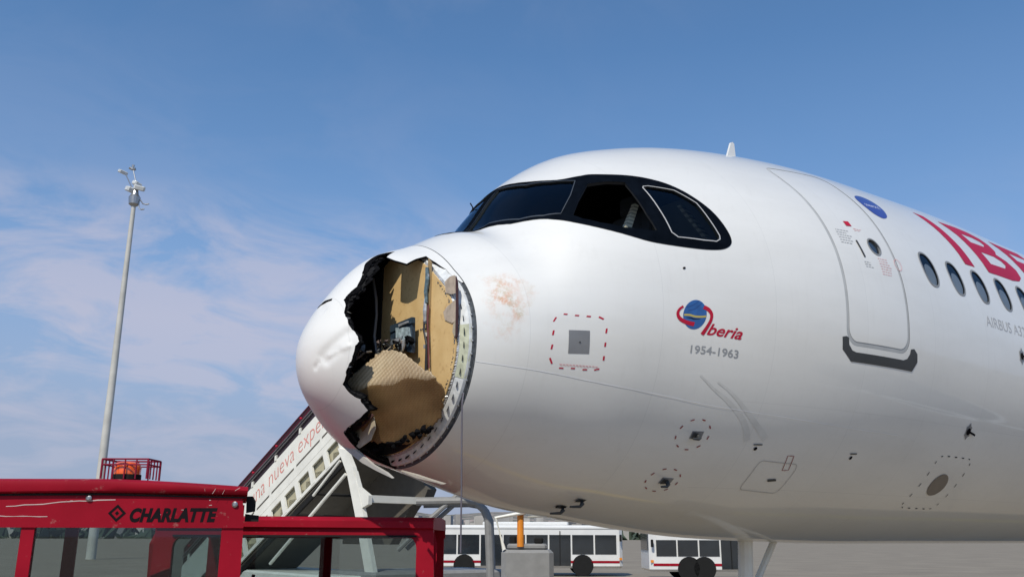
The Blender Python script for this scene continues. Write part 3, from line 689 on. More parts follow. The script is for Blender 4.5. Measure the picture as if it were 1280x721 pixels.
MB().prism([(BX-.001, -.525, 2.35), (BX-.001, -.485, 2.35), (BX-.001, -.485, 3.70), (BX-.001, -.525, 3.66)], (-.012, 0, 0)).build('stiffener', simple('tan_stiffener', (.34, .24, .12), .6), jet)
MB().tube([(.745,-.50,3.62),(.742,-.515,3.52),(.74,-.50,3.43),(.742,-.512,3.34)], [.014,.018,.016,.012], 7).build('cable_bundle', simple('blue_grey_bundle', (.10, .16, .19), .5, .6, 40), jet)
MB().tube([(.742,-.498,3.36),(.735,-.505,3.28),(.742,-.50,3.20)], [.012,.017,.013], 7).build('connector', ALU, jet)
MB().tube([(.742,-.49,3.22),(.735,-.50,3.13),(.738,-.535,3.02),(.74,-.53,2.8)], .009, 6).build('cable_bundle', CABLE, jet)
MB().tube([(.745,-.535,3.32),(.738,-.538,3.2),(.742,-.55,3.05),(.745,-.565,2.84)], .007, 6).build('cable_bundle', simple('maroon_cable', (.14, .03, .03), .5), jet)
MB().tube([(.72,.27,3.70),(.715,.20,3.52),(.715,.18,3.38),(.715,.20,3.2),(.72,.16,3.05)], [.011,.013,.011,.012,.01], 6).build('cable_bundle', simple('grey_cable', (.16, .17, .18), .5), jet)
for k in range(7):
    MB().box((.742+random.uniform(-.004, .004), -.505+random.uniform(-.03, .03), 3.55-k*.09), (.012, random.uniform(.02, .05), random.uniform(.012, .03))).build('cable_clamp', (ALU, RINGD, RINGW)[k % 3], jet)
# bolt row on the bulkhead
for k in range(3): MB().lathe([(.007, 0), (.007, .008)], (0, 0, 0), 8, Matrix.Rotation(-math.pi/2, 3, 'Y')).build('bolt', RINGD, jet).location = (BX, -.40-.028*k, 3.16-.002*k)
# radar mount: torn black box, bracket and struts
polyslab('radar_mount', [(.725,-.077,3.229),(.725,-.389,3.223),(.725,-.403,2.975),(.725,-.255,3.016),(.725,-.084,3.126)], .03, simple('blue_black_box', (.03, .05, .075), .4, .5, 25))
polyslab('mount_bracket', [(.70,-.18,3.20),(.70,-.28,3.185),(.70,-.36,3.175),(.70,-.385,3.10),(.70,-.30,3.08),(.70,-.26,3.00),(.70,-.20,3.06)], .02, simple('pale_blue_bracket', (.34, .42, .44), .4, .6, 30))
polyslab('mount_bracket', [(.715,-.09,3.232),(.715,-.404,3.245),(.715,-.407,3.20),(.715,-.095,3.178)], .03, simple('dark_blue_trim', (.03, .05, .07), .4))
polyslab('mount_bracket', [(.68,-.24,3.216),(.68,-.37,3.219),(.68,-.37,3.205),(.68,-.24,3.196)], .012, ALU)
polyslab('mount_bracket', [(.66,-.33,3.06),(.66,-.375,3.08),(.66,-.36,3.02),(.66,-.34,2.99)], .012, ALU)
rr = random.Random(12)
for k in range(16):
    y0 = rr.uniform(-.28, .28); z0 = 2.99+rr.uniform(-.02, .09)+.12*max(0, -y0); x0 = .56+.1*rr.random()-y0*.3
    pts = [(x0+rr.uniform(-.03, .03), y0+rr.uniform(-.02, .02), z0)]
    for s in range(3): q = pts[-1]; pts.append((q[0]+rr.uniform(-.05, .05), q[1]+rr.uniform(-.08, .08), q[2]+rr.uniform(-.05, .05)))
    MB().tube(pts, rr.uniform(.003, .008), 5).build('torn_cable', (ALU, CABLE, simple('tan_fibre', (.30, .25, .17), .7), CABLE)[k % 4], jet)
rr = random.Random(21)
for k in range(46):
    if k < 26: t = k/26; y0 = .12-.10*t+rr.uniform(-.05, .05); z0 = 2.80+.26*t+rr.uniform(-.05, .05); x0 = .40+.08*t+rr.uniform(-.03, .05)
    else: t = (k-26)/20; y0 = -.05-.35*t+rr.uniform(-.06, .06); z0 = 3.03+rr.uniform(-.04, .07); x0 = .60+.06*t+rr.uniform(-.03, .03)
    n_ = rr.randint(5, 7); sz = rr.uniform(.012, .034); V = []
    for i in range(n_): a = P2*i/n_; q = sz*rr.uniform(.5, 1.3); V.append((x0+rr.uniform(-.02, .02), y0+q*math.cos(a), z0+q*math.sin(a)))
    V.append((x0-rr.uniform(.0, .035), y0, z0)); o = link('torn_fragment', V, [(i, (i+1) % n_, n_) for i in range(n_)], (COREB, RINGD, COREB, simple('brown_char', (.09, .06, .05), .6), COREB)[k % 5], jet)
    md = o.modifiers.new('s', 'SOLIDIFY'); md.thickness = .005
# crumpled honeycomb sheet
HON = [(-0.105,2.729),(-0.136,2.78),(-0.184,2.819),(-0.228,2.864),(-0.266,2.91),(-0.301,2.944),(-0.358,2.969),(-0.474,2.951),(-0.61,2.882),(-0.727,2.799),(-0.831,2.732),(-0.856,2.676),(-0.845,2.613),(-0.79,2.549),(-0.681,2.449),(-0.575,2.374),(-0.445,2.315),(-0.341,2.303),(-0.254,2.318),(-0.152,2.312),(-0.079,2.354),(-0.072,2.428),(-0.143,2.508),(-0.202,2.549),(-0.191,2.615),(-0.146,2.674)]
HON = jagged(jagged(HON, .012, 8), .006, 9)
def flat_cdt(poly, gsz, step):
    L = densify(poly, step); E = [(i, (i+1) % len(L)) for i in range(len(L))]; O = np.array(poly); lo_, hi = O.min(0), O.max(0)
    G = np.stack(np.meshgrid(np.arange(lo_[0], hi[0], gsz), np.arange(lo_[1], hi[1], gsz), indexing='ij'), -1).reshape(-1, 2)+rng.uniform(-1e-3, 1e-3, (1, 2)); G = G[inside(G, poly)]
    vs, es, fs, *_ = delaunay_2d_cdt([Vector(v) for v in L+[tuple(g) for g in G]], E, [], 0, 1e-6)
    U = np.array([tuple(v) for v in vs]); Fa = np.array([tuple(q) for q in fs]); return U, Fa[inside(U[Fa].mean(1), poly)]
U, Fa = flat_cdt(HON, .012, .012)
y, z = U[:, 0], U[:, 1]
wav = .0025*np.sin(y*31+z*9)+.0015*np.sin(z*47+y*13)+.005*np.sin(y*11-z*9+1)
zz_ = z-2.72-.02*np.sin(y*7); sm_ = .5*(zz_+np.sqrt(zz_**2+.0004)); xx = .25-.44*y+.30*sm_+.70*(sm_-zz_)+wav
HONEYB = HONEYM.copy(); HONEYB.name = 'honeycomb_shaded_brown'  # browner, darker copy: shade below the fold put into the colour
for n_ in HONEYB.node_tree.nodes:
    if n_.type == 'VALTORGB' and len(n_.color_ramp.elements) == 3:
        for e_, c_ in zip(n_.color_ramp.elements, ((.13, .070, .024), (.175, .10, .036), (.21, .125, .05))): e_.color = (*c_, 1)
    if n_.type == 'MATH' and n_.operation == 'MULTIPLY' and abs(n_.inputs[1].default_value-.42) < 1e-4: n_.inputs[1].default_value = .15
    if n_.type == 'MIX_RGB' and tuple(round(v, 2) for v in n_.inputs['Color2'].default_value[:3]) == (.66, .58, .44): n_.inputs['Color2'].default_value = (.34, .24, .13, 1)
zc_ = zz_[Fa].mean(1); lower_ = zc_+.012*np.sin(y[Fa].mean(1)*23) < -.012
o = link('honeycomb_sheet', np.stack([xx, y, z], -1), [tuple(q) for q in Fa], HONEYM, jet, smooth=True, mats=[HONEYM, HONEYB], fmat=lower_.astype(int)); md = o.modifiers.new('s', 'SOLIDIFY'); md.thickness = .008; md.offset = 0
polyslab('inner_ply', [(.5,.247,2.42),(.5,.123,2.446),(.5,-.042,2.503),(.5,-.145,2.552),(.5,-.231,2.496),(.5,-.262,2.412),(.5,-.2,2.33),(.5,-.039,2.284),(.5,.113,2.343)], .006, BEIGEC)
polyslab('inner_ply', [(.48,.222,2.417),(.48,.003,2.47),(.48,-.168,2.548),(.48,-.265,2.503),(.48,-.119,2.441),(.48,.033,2.401),(.48,.103,2.365)], .006, MAROON)
# black debris along the bottom of the sheet
rr = random.Random(31)
for k in range(22):
    t = k/21; y0 = -.05-.62*t; z0 = 2.305+.11*t*t+rr.uniform(-.04, .02); x0 = .60+.12*t; V = []; n_ = 6; sz = rr.uniform(.022, .050)
    for i in range(n_): a = P2*i/n_; q = sz*rr.uniform(.5, 1.2); V.append((x0, y0+q*math.cos(a), z0+q*math.sin(a)*.8))
    V.append((x0-.03, y0, z0)); link('torn_fragment', V, [(i, (i+1) % n_, n_) for i in range(n_)], COREB, jet)
# thin cable hanging from the joint
wr = MB().tube([(.80,-.93,2.62),(.785,-.935,2.55),(.79,-.93,2.3),(.80,-.925,1.9),(.805,-.92,1.55)], .006, 6).build('hanging_cable', WIREM, jet)

# passenger door
strip('door_seal', [(a, b/KT) for a, b in densify([((p[0]+q[0])/2, (p[1]+q[1])/2) for p, q in zip(DOORO, DOORI)], .05)], .06, simple('door_gap_seal', (.44, .45, .45), .6), jet, -.003, closed=True)
patch('door', DOORI, [dwin], WHITE, jet, off=0., solid=.03, grid=(np.arange(4.2, 5.05, .12), np.arange(.7, 1.76, .05)*KT), step=.05, inner_mat=GREYSEAL)
door = [o for o in jet.children if o.name.startswith('door') and 'seal' not in o.name][0]
def sub(o, par): o.parent = par; return o
sub(patch('door_window', oval(4.786, 1.270*KT, .083, .083, 20), [], BUSG, jet, off=-.014, gs=.06, step=.03), door)
sub(strip('door_window_rim', [(4.786+.085*math.cos(a), 1.270+.085/KT*math.sin(a)) for a in np.linspace(0, P2, 25)[:-1]], .016, GREYSEAL, jet, .004, closed=True), door)
sub(patch('door_handle', xt([(4.528, 1.255), (4.548, 1.253), (4.575, 1.343), (4.555, 1.345)]), [], DARKG, jet, off=.006, solid=.004, gs=.05, step=.04), door)
sub(patch('door_marking', xt([(4.505, 1.139), (4.585, 1.134), (4.595, 1.164), (4.515, 1.168)]), [], REDMARK, jet, off=.004, gs=.03, step=.03), door)
def dashes(name, items, wd, mat, par, off=.002):
    """a handful of small printed strokes joined as one print"""
    V = []; F = []; Ns = []
    for (a, b) in items:
        P = [np.array((a[0], a[1]*KT)), np.array((b[0], b[1]*KT))]; t = P[1]-P[0]; t /= np.linalg.norm(t)+1e-9; q = np.array((-t[1], t[0]))*wd/2
        U_ = np.array([P[0]+q, P[1]+q, P[1]-q, P[0]-q]); x, th = toxt(U_); N = NRM(x, th); W_ = surf(x, th)+N*off; k = len(V)
        fn = np.cross(W_[1]-W_[0], W_[2]-W_[0]); fc = (0, 1, 2, 3) if (fn*N[0]).sum() > 0 else (3, 2, 1, 0)
        V += list(W_); F.append(tuple(k+i for i in fc))
    return tag(link(name, V, F, mat, par), kind='stuff')
rr = random.Random(5)
def tiny_rows(x0, t0, w_, rows, dt, seed=0):
    o = []; r2 = random.Random(seed)
    for i in range(rows):
        x = x0+r2.uniform(0, .01)
        while x < x0+w_*r2.uniform(.75, 1.): l_ = r2.uniform(.012, .04); o.append(((x, t0+i*dt), (x+l_, t0+i*dt))); x += l_+.01
    return o
dashes('door_placard', tiny_rows(4.60, 1.178, .10, 2, .010, 1), .006, PINKMARK, door)
dashes('door_placard', tiny_rows(4.30, 1.205, .20, 6, .015, 2), .006, GREYINK, door)
dashes('door_placard', tiny_rows(4.53, 1.37, .10, 3, .012, 3), .005, GREYINK, door)
dashes('door_placard', tiny_rows(4.76, 1.335, .17, 7, .0135, 4), .006, PINKMARK, door)
strip('door_marking', [(5.07+.055*math.cos(a), 1.345+.03*math.sin(a)) for a in np.linspace(0, P2, 15)[:-1]], .006, PINKMARK, jet, .004, closed=True)
SCUFF = [(4.118,1.742),(4.165,1.737),(4.195,1.742),(4.205,1.772),(4.250,1.795),(4.30,1.801),(4.98,1.801),(5.04,1.792),(5.078,1.768),(5.088,1.747),(5.14,1.742),(5.195,1.762),(5.205,1.797),(5.134,1.843),(4.25,1.843),(4.13,1.795)]
patch('scuff_plate', xt(SCUFF), [], DARKG, jet, off=.003, solid=.004, gs=.1, step=.05)
# cabin windows
first = None
M_SHADE = simple('cabin_window_shade', (.80, .74, .64), .6)
for i in range(14):
    xw = WIN_X0+WIN_P*i
    w_ = strip('cabin_window', [(xw+.127*c_, WIN_T+.177*s_/KT) for c_, s_ in [(abs(math.cos(a))**.83*np.sign(math.cos(a)), abs(math.sin(a))**.83*np.sign(math.sin(a))) for a in np.linspace(0, P2, 29)[:-1]]], .022, GREYSEAL, jet, .003, closed=True)
    sub(patch('window_pane', oval(xw, WIN_T*KT, .122, .172, 24, p=2.4), [], CABGLASS, jet, off=-.006, gs=.1, step=.05), w_)
    sub(patch('window_shade', [(a+.022, b+.05) for a, b in oval(xw, WIN_T*KT, .088, .115, 24, p=2.2)], [], M_SHADE, jet, off=-.014, gs=.1, step=.05), w_)
# livery lettering, cut as letters on the skin
LET = {
 'I': ([(6.515,.785),(6.70,.800),(6.765,.90),(6.83,1.05),(6.855,1.182),(6.645,1.182),(6.63,1.08),(6.585,.93)], []),
 'B': ([(7.02,.80),(7.45,.79),(7.72,.80),(7.90,.835),(7.965,.885),(7.95,.945),(7.86,.982),(8.03,1.015),(8.13,1.07),(8.10,1.13),(7.98,1.163),(7.75,1.180),(7.18,1.182),(7.15,1.05),(7.115,.92)], [[(7.32,.875),(7.60,.872),(7.74,.888),(7.76,.915),(7.68,.942),(7.35,.946)], [(7.385,1.020),(7.70,1.018),(7.84,1.038),(7.87,1.065),(7.78,1.097),(7.41,1.103)]]),
 'E': ([(8.24,.80),(9.05,.80),(9.07,.875),(8.52,.875),(8.54,.945),(8.98,.945),(9.0,1.02),(8.56,1.02),(8.58,1.105),(9.15,1.105),(9.17,1.182),(8.39,1.182),(8.36,1.05),(8.33,.92)], []),
 'R': ([(9.32,.80),(9.85,.80),(10.08,.84),(10.12,.92),(10.0,.99),(10.26,1.182),(9.98,1.182),(9.75,1.01),(9.66,1.01),(9.69,1.182),(9.46,1.182),(9.43,1.05)], [[(9.58,.875),(9.78,.875),(9.88,.895),(9.86,.93),(9.76,.945),(9.60,.945)]]),
 'I2': ([(10.42,.80),(10.64,.80),(10.75,1.182),(10.53,1.182)], []),
 'A': ([(11.30,.80),(11.54,.80),(12.0,1.182),(11.76,1.182),(11.68,1.10),(11.22,1.10),(11.15,1.182),(10.92,1.182)], [[(11.40,.89),(11.60,1.03),(11.26,1.03)]])}
for k, (out, hs) in LET.items():
    patch('letter_'+k[0].lower(), cr(xt(out), 1) if k in ('E', 'I2', 'A') else xt(out), [xt(h) for h in hs], RED, jet, off=.002, gs=.08, step=.03)
surf_text('type_lettering', 'AIRBUS A321', 6.617, 1.532, 7.60, 1.532, .105, simple('pale_grey_marking', (.42, .43, .45), .5), jet, bold=-.004)
# round navy emblem above the door
ON = [((a-5.365)*.84+5.365, (b-.925)*.95+.925) for a, b in [(5.13,.905),(5.17,.86),(5.25,.835),(5.36,.822),(5.47,.825),(5.56,.85),(5.60,.895),(5.59,.94),(5.52,.99),(5.42,1.02),(5.31,1.03),(5.21,1.01),(5.15,.965)]]
em = patch('alliance_emblem', xt(cr(ON, 3)), [], NAVY, jet, off=.002, gs=.06, step=.04)
sub(surf_text('emblem_lettering', 'oneworld', 5.23, .938, 5.50, .934, .06, simple('pale_blue_print', (.55, .6, .85), .5), jet, off=.0035), em)
# globe emblem with ribbon and script
gc = (2.60, 1.667)
gl_ = patch('globe_emblem', oval(gc[0], gc[1]*KT, .108, .130, 36), [], BLUE, jet, off=.0015, gs=.04, step=.03)
R1 = [(2.494,1.622),(2.462,1.632),(2.444,1.648),(2.450,1.6676),(2.480,1.686),(2.5346,1.702),(2.595,1.712)]
R2 = [(2.680,1.636),(2.725,1.650),(2.752,1.672),(2.748,1.697),(2.726,1.720),(2.700,1.741),(2.672,1.762)]
sub(strip('ribbon', cr(R1, 4, False), .034, REDMARK, jet, .003, wfun=lambda t: .6+.5*t), gl_)
sub(strip('ribbon', cr(R2, 4, False), .034, REDMARK, jet, .003, wfun=lambda t: .8+.4*abs(t-.5)), gl_)
sub(strip('band', cr([(2.500,1.663),(2.5529,1.667),(2.5988,1.676),(2.6549,1.680),(2.702,1.680)], 4, False), .017, GOLD, jet, .0028), gl_)
sub(strip('band', cr([(2.520,1.676),(2.5588,1.681),(2.6,1.688),(2.65,1.689)], 4, False), .010, INK, jet, .003, wfun=lambda t: 1-abs(t-.5)*1.4), gl_)
sub(strip('band', cr([(2.54,1.645),(2.60,1.640),(2.66,1.618)], 4, False), .004, simple('dark_blue_line', (.01, .04, .18), .5), jet, .0025), gl_)
sub(strip('band', cr([(2.52,1.628),(2.58,1.622),(2.64,1.604)], 4, False), .004, simple('dark_blue_line', (.01, .04, .18), .5), jet, .0025), gl_)
surf_text('script_lettering', 'Iberia', 2.674, 1.760, 3.055, 1.790, .098, REDMARK, jet, bold=.018, shear=.45)
surf_text('year_lettering', '1954-1963', 2.583, 1.8435, 3.035, 1.872, .068, GREYINK, jet, bold=.012)
# static plate with dashed red box
pl = patch('static_plate', xt([(1.5375,1.642),(1.7021,1.670),(1.7113,1.800),(1.5456,1.782)]), [], GREYP, jet, off=.0018, gs=.05, step=.03)
sub(patch('static_port', oval(1.628, 1.725*KT, .008, .008, 10), [], DARKG, jet, off=.006, gs=.02, step=.01), pl)
DASH = [((1.4981,1.5311),(1.5265,1.541)),((1.5838,1.5605),(1.6156,1.5693)),((1.6738,1.5828),(1.7074,1.5905)),((1.7706,1.6015),(1.8078,1.6204)),((1.8352,1.6739),(1.8311,1.6987)),((1.8324,1.7492),(1.8312,1.7713)),((1.833,1.8217),(1.8337,1.845)),((1.8121,1.8894),(1.7716,1.8934)),((1.7158,1.8883),(1.6787,1.8862)),((1.6179,1.8762),(1.5853,1.8731)),((1.5266,1.8694),(1.4925,1.8649)),((1.4316,1.8338),(1.4092,1.7964)),((1.4124,1.7413),(1.4176,1.7125)),((1.4157,1.653),(1.4216,1.6243)),((1.4196,1.5669),(1.4403,1.5397))]
for d_ in DASH: strip('red_dash', list(d_), .014, REDMARK, jet, .002)
dashes('static_placard', [((1.49+.026*i, 1.842+.0031*i), (1.49+.026*i+.02, 1.842+.0031*i+.0024)) for i in range(12)], .008, PINKMARK, jet)
dashes('static_placard', [((1.50+.026*i, 1.850+.0031*i), (1.50+.026*i+.018, 1.850+.0031*i+.0022)) for i in range(9)], .004, PINKMARK, jet)
strip('sealant_line', cr([(.90,1.777),(.9167,1.7809),(1.2587,1.8549),(1.8675,1.9713),(2.6621,2.0719),(3.2054,2.1055),(3.795,2.1208),(4.4454,2.1349),(5.2,2.14)], 5, False), .011, PALEL, jet, .0018, wfun=lambda t: 1-.6*t)
# probes and vents on the lower nose
def ring_dashes(cx_, ct, rad, n, mat, par):
    o = [];
    for i in range(n):
        a0 = P2*i/n; a1 = a0+P2/n*.32; o.append(((cx_+rad*math.cos(a0), ct+rad/KT*math.sin(a0)), (cx_+rad*math.cos(a1), ct+rad/KT*math.sin(a1))))
    return [strip('ring_dash', list(q), .011, mat, par, .004) for q in o]
def probe(cx_, ct, L=.16):
    x, th = np.array([cx_]), np.array([ct]); P = Vector(surf(x, th)[0]); N = Vector(NRM(x, th)[0]); o = MB()
    a = Vector((1, 0, 0)); side = N.cross(a).normalized()
    o.tube([P-N*.01, P+N*.03+a*.0, P+N*.055-a*.03, P+N*.06-a*(L)], [.022, .018, .012, .008], 8)
    o.add([P+N*.004+a*.05+side*.02, P+N*.004-a*.06+side*.03, P+N*.004-a*.06-side*.03, P+N*.004+a*.05-side*.02], [(0, 1, 2, 3)])
    return o.build('probe', DARKG, jet)
for (a, b) in ((2.8276, 2.241), (2.8087, 2.5219)):
    ring_dashes(a, b, .155, 9, simple('dark_red_mark', (.30, .05, .05), .5), jet)
    patch('probe_plate', xt([(a-.02, b-.02), (a+.09, b-.022), (a+.09, b+.018), (a-.02, b+.022)]), [], GREYP, jet, off=.004, solid=.003, gs=.05, step=.04); probe(a+.05, b+.005, .10)
for (a, b) in ((2.209, 2.88), (2.2778, 2.7705)): probe(a, b, .14)
patch('drain_plate', oval(2.19, 2.88*KT, .05, .045, 14), [], INK, jet, off=.006, gs=.04, step=.03)
patch('service_cover', oval(6.4174, 2.3767*KT, .16, .13, 26, .3), [], simple('brown_grey_cover', (.20, .17, .14), .5), jet, off=.004, gs=.08, step=.04)
q = rrect(6.08, 6.77, (2.3767-.17)*KT, (2.3767+.17)*KT, .09, 3); q = densify(q, .075)
for i in range(0, len(q)-1, 2): strip('ring_dash', [(q[i][0], q[i][1]/KT), (q[i][0]*.4+q[i+1][0]*.6, (q[i][1]*.4+q[i+1][1]*.6)/KT)], .010, INK, jet, .004)
for (a, b) in ((6.4188, 2.0673), (7.3544, 1.6404)):
    st = [];
    for i in range(12): rr_ = .085 if i % 2 else .062; st.append((a+rr_*math.cos(P2*i/12)*.7, b*KT+rr_*math.sin(P2*i/12)))
    patch('angle_sensor', st, [], GREYP, jet, off=.004, gs=.05, step=.03); patch('sensor_hub', oval(a, b*KT, .035, .035, 12), [], INK, jet, off=.008, gs=.03, step=.02)
    strip('sensor_vane', [(a, b), (a+.13, b+.012)], .02, INK, jet, .02)
for (a, b) in ((3.49, 2.262), (4.6703, 2.2567)):
    strip('vent', [(a-.03, b), (a+.06, b-.004)], .012, DARKG, jet, .006); patch('vent', oval(a+.01, (b+.02)*KT, .018, .018, 10), [], INK, jet, off=.005, gs=.02, step=.01)
patch('vent', oval(2.5293, 1.436*KT, .014, .010, 10), [], INK, jet, off=.005, gs=.02, step=.01)
patch('vent', xt([(3.84, 2.438), (3.93, 2.430), (3.95, 2.442), (3.86, 2.452)]), [], DARKG, jet, off=.006, gs=.03, step=.02)
ring_strip('access_panel_line', [(3.89, 2.30), (3.96, 2.298), (4.0, 2.375), (3.93, 2.38)], .007, simple('dark_red_mark', (.30, .05, .05), .5), jet, .004)
ring_strip('access_panel_line', rrect(3.62, 4.08, 2.34, 2.52, .04, 4), .006, simple('faint_panel_line', (.5, .48, .45), .5), jet, .004)
GR1 = [(2.7152,1.9509),(2.8772,2.0156),(3.0041,2.0557),(3.1881,2.1249),(3.2966,2.1803),(3.3776,2.2484)]; GR2 = [(2.8888,1.9796),(3.063,2.0332),(3.2323,2.1006),(3.3981,2.1678),(3.558,2.231)]
STREAKG = simple('faint_grey', (.675, .67, .64), .5)  # slightly darker grey for two streaks on the lower flank
for g_ in (GR1, GR2): strip('grey_streak', cr(g_, 5, False), .055, STREAKG, jet, .0012, wfun=lambda t: .25+.9*t)
# crown antenna and wiper arm
an = surf(np.array([4.27]), np.array([.30]))[0]; b0 = surf(np.array([4.15]), np.array([.30]))[0]
MB().prism([(4.40, an[1], an[2]-.03), (4.57, an[1], an[2]-.03), (4.555, an[1], an[2]+.20), (4.53, an[1], an[2]+.215), (4.50, an[1], an[2]+.20)], (0, .022, 0)).build('blade_antenna', WHITE, jet)
wp = surf(np.array([1.72]), np.array([-.25]))[0]
MB().tube([tuple(wp+np.array((.02, 0, -.02))), tuple(wp+np.array((.03, 0, .05))), tuple(wp+np.array((.0, 0, .085)))], .006, 6).build('wiper_arm', INK, jet)
# nose gear under the belly
ng = MB().tube([(5.05, 0, 1.7), (4.95, 0, .45)], .075, 12).tube([(5.0, 0, 1.0), (5.55, 0, 1.65)], .035, 8).tube([(4.95, -.32, .38), (4.95, .32, .38)], .05, 10); ng = ng.build('nose_gear', SWHITE, jet)
RX = Matrix.Rotation(math.pi/2, 3, 'X')
for sy in (-.27, .27):
    MB().lathe([(.20, -.10), (.34, -.105), (.38, -.07), (.38, .07), (.34, .105), (.20, .10)], (4.95, sy, .38), 28, RX).build('tyre', RUBBER, ng)
    MB().lathe([(.19, -.08), (.19, .08)], (4.95, sy, .38), 20, RX).build('rim', ALU, ng)

# ------------------------------------------------------------------ passenger stairs behind the nose
SO = Vector((5.762, 15.0, 0)); SH = Vector((.1339, -.991, 0)); SW = Vector((.991, .1339, 0))
stairs = empty('passenger_stairs', SO); tag(stairs, 'white mobile passenger stairs with red lettering, rising behind the torn nose', 'stairs')
def sp(s, z, t=0.): return SH*s + SW*t + Vector((0, 0, z))
def sslab(name, pts, t0, th, mat, par=None): return MB().prism([sp(s, z, t0) for s, z in pts], SW*th).build(name, mat, par or stairs)
SL = .600
def ln(z0): return lambda s: z0+SL*s
top = 5.6
for t0 in (0., 1.62):
    pn = sslab('side_panel', [(-2.6, 2.50-SL*2.6), (top, 2.50+SL*top), (top, 1.58+SL*top), (-2.6, 1.58-SL*2.6)], t0, .05, SWHITE)
    # slots, joints
    if t0 == 0.:
        for a, b in ((-.35, .62), (.72, 1.21), (1.30, 2.14), (2.235, 3.07), (3.15, 3.9)):
            MB().prism([sp(a, 1.80+SL*a, -.004), sp(b, 1.80+SL*b, -.004), sp(b, 1.845+SL*b, -.004), sp(a, 1.845+SL*a, -.004)], SW*.004).build('panel_slot', SUNDER, pn)
    sslab('hand_rail', [(-2.6, 2.94-SL*2.6), (top, 2.94+SL*top), (top, 2.90+SL*top), (-2.6, 2.90-SL*2.6)], t0, .05, SDRED)
    sslab('guard_band', [(-2.6, 2.85-SL*2.6), (top, 2.85+SL*top), (top, 2.78+SL*top), (-2.6, 2.78-SL*2.6)], t0+.01, .03, SDRED)
    sslab('guard_band', [(-2.6, 2.89-SL*2.6), (top, 2.89+SL*top), (top, 2.86+SL*top), (-2.6, 2.86-SL*2.6)], t0+.01, .02, simple('dark_guard', (.03, .012, .016), .5))
    sslab('guard_band', [(-2.6, 2.775-SL*2.6), (top, 2.775+SL*top), (top, 2.52+SL*top), (-2.6, 2.52-SL*2.6)], t0+.018, .012, simple('dark_guard', (.022, .010, .014), .4))
    for z0 in (2.74, 2.66): MB().tube([sp(-2.6, z0-SL*2.6, t0-.01), sp(top, z0+SL*top, t0-.01)], .014, 6).build('guard_tube', STEEL, stairs)
    for s_ in np.arange(-2.3, top, .92):
        sslab('rail_post', [(s_-.03, 2.48+SL*s_), (s_+.03, 2.50+SL*s_), (s_+.03, 2.62+SL*s_), (s_-.03, 2.60+SL*s_)], t0-.02, .04, SWHITE)
        MB().lathe([(.028, 0), (.036, .02), (.022, .04)], sp(s_+.05, 2.80+SL*s_, t0-.04), 10).build('step_lamp', REDMARK, stairs)
V, F = text_mesh('una nueva experiencia', 1., bold=-.016, shear=.15)
ts_ = 3.78/(V[:, 0].max()-V[:, 0].min()); th_ = .36/.75
P_ = []
for a, b in V: s_ = .42+a*ts_*1.0; P_.append(sp(s_-.30*b*th_, 2.03+SL*s_+b*th_, -.006))
link('lettering', P_, F, simple('red_lettering', (.72, .26, .22), .5), stairs)
# stringer with treads seen through
for t0 in (0., 1.62):
    st_ = sslab('stringer', [(-2.6, 1.585-SL*2.6), (top, 1.585+SL*top), (top, 1.43+SL*top), (-2.6, 1.43-SL*2.6)], t0+.005, .04, SWHITE)
    sslab('stringer', [(-2.6, 1.05-SL*2.6), (top, 1.05+SL*top), (top, .96+SL*top), (-2.6, .96-SL*2.6)], t0+.005, .04, SWHITE)
    sslab('tread_guard', [(-2.6, 1.48-SL*2.6), (top, 1.48+SL*top), (top, 1.0+SL*top), (-2.6, 1.0-SL*2.6)], t0+.09 if t0 == 0 else t0-.05, .02, SBEIGE)
    for s_ in np.arange(-2.2, top, .505):
        sslab('baluster', [(s_, 1.0+SL*s_), (s_+.13, 1.0+SL*(s_+.13)), (s_-.03, 1.45+SL*(s_-.03)), (s_-.16, 1.45+SL*(s_-.16))], t0, .045, SWHITE)
first = None
for k in range(26):
    s_ = -2.5+k*.315; zz = 1.28+SL*s_
    if first is None: o = first = MB().prism([sp(0, 0, .06), sp(.30, 0, .06), sp(.30, .03, .06), sp(.03, .03, .06), sp(.03, -.16, .06), sp(0, -.16, .06)], SW*1.54).build('stair_tread', SBEIGE, stairs)
    else: o = first.copy(); col.objects.link(o); o.parent = stairs
    o.location = SH*s_+Vector((0, 0, zz))
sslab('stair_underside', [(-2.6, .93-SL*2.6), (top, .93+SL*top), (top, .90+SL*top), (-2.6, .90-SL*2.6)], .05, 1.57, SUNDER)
sslab('lower_beam', [(-2.6, .80-SL*2.6), (4.0, .80+SL*4.0), (4.0, .68+SL*4.0), (-2.6, .68-SL*2.6)], -.02, .05, RUBBER)
MB().tube([sp(1.5, 1.08, -.03), sp(4.12, 2.90, -.03)], .035, 8).build('support_tube', SWHITE, stairs)
MB().tube([sp(3.0, 2.50, -.03), sp(3.9, 3.18, -.03)], .03, 8).build('support_tube', SWHITE, stairs)
sslab('support_leg', [(3.823, 3.448), (4.113, 3.397), (4.376, 3.04), (4.578, 2.632), (4.809, 2.079), (5.25, .9), (4.98, .9), (4.54, 2.075), (4.2, 2.9)], -.06, .10, SWHITE)
sslab('support_leg', [(4.45, 2.95), (4.62, 2.62), (4.95, 2.45), (4.95, 2.28), (4.72, 2.20)], -.055, .09, SWHITE)
bm = MB().prism([sp(4.70, 2.46, 0), sp(4.9, 2.46, 0), sp(4.9, 2.32, 0), sp(4.70, 2.32, 0)], SW*1.72); bm.build('cross_beam', SWHITE, stairs)
sslab('under_platform', [(2.24, 4.6), (3.9, 3.9), (4.6, 3.05), (5.09, 2.62), (5.0, 2.46), (4.76, 2.44), (4.46, 2.15), (3.9, 1.5), (2.2, 1.5)], 1.62, -.25, SUNDER)
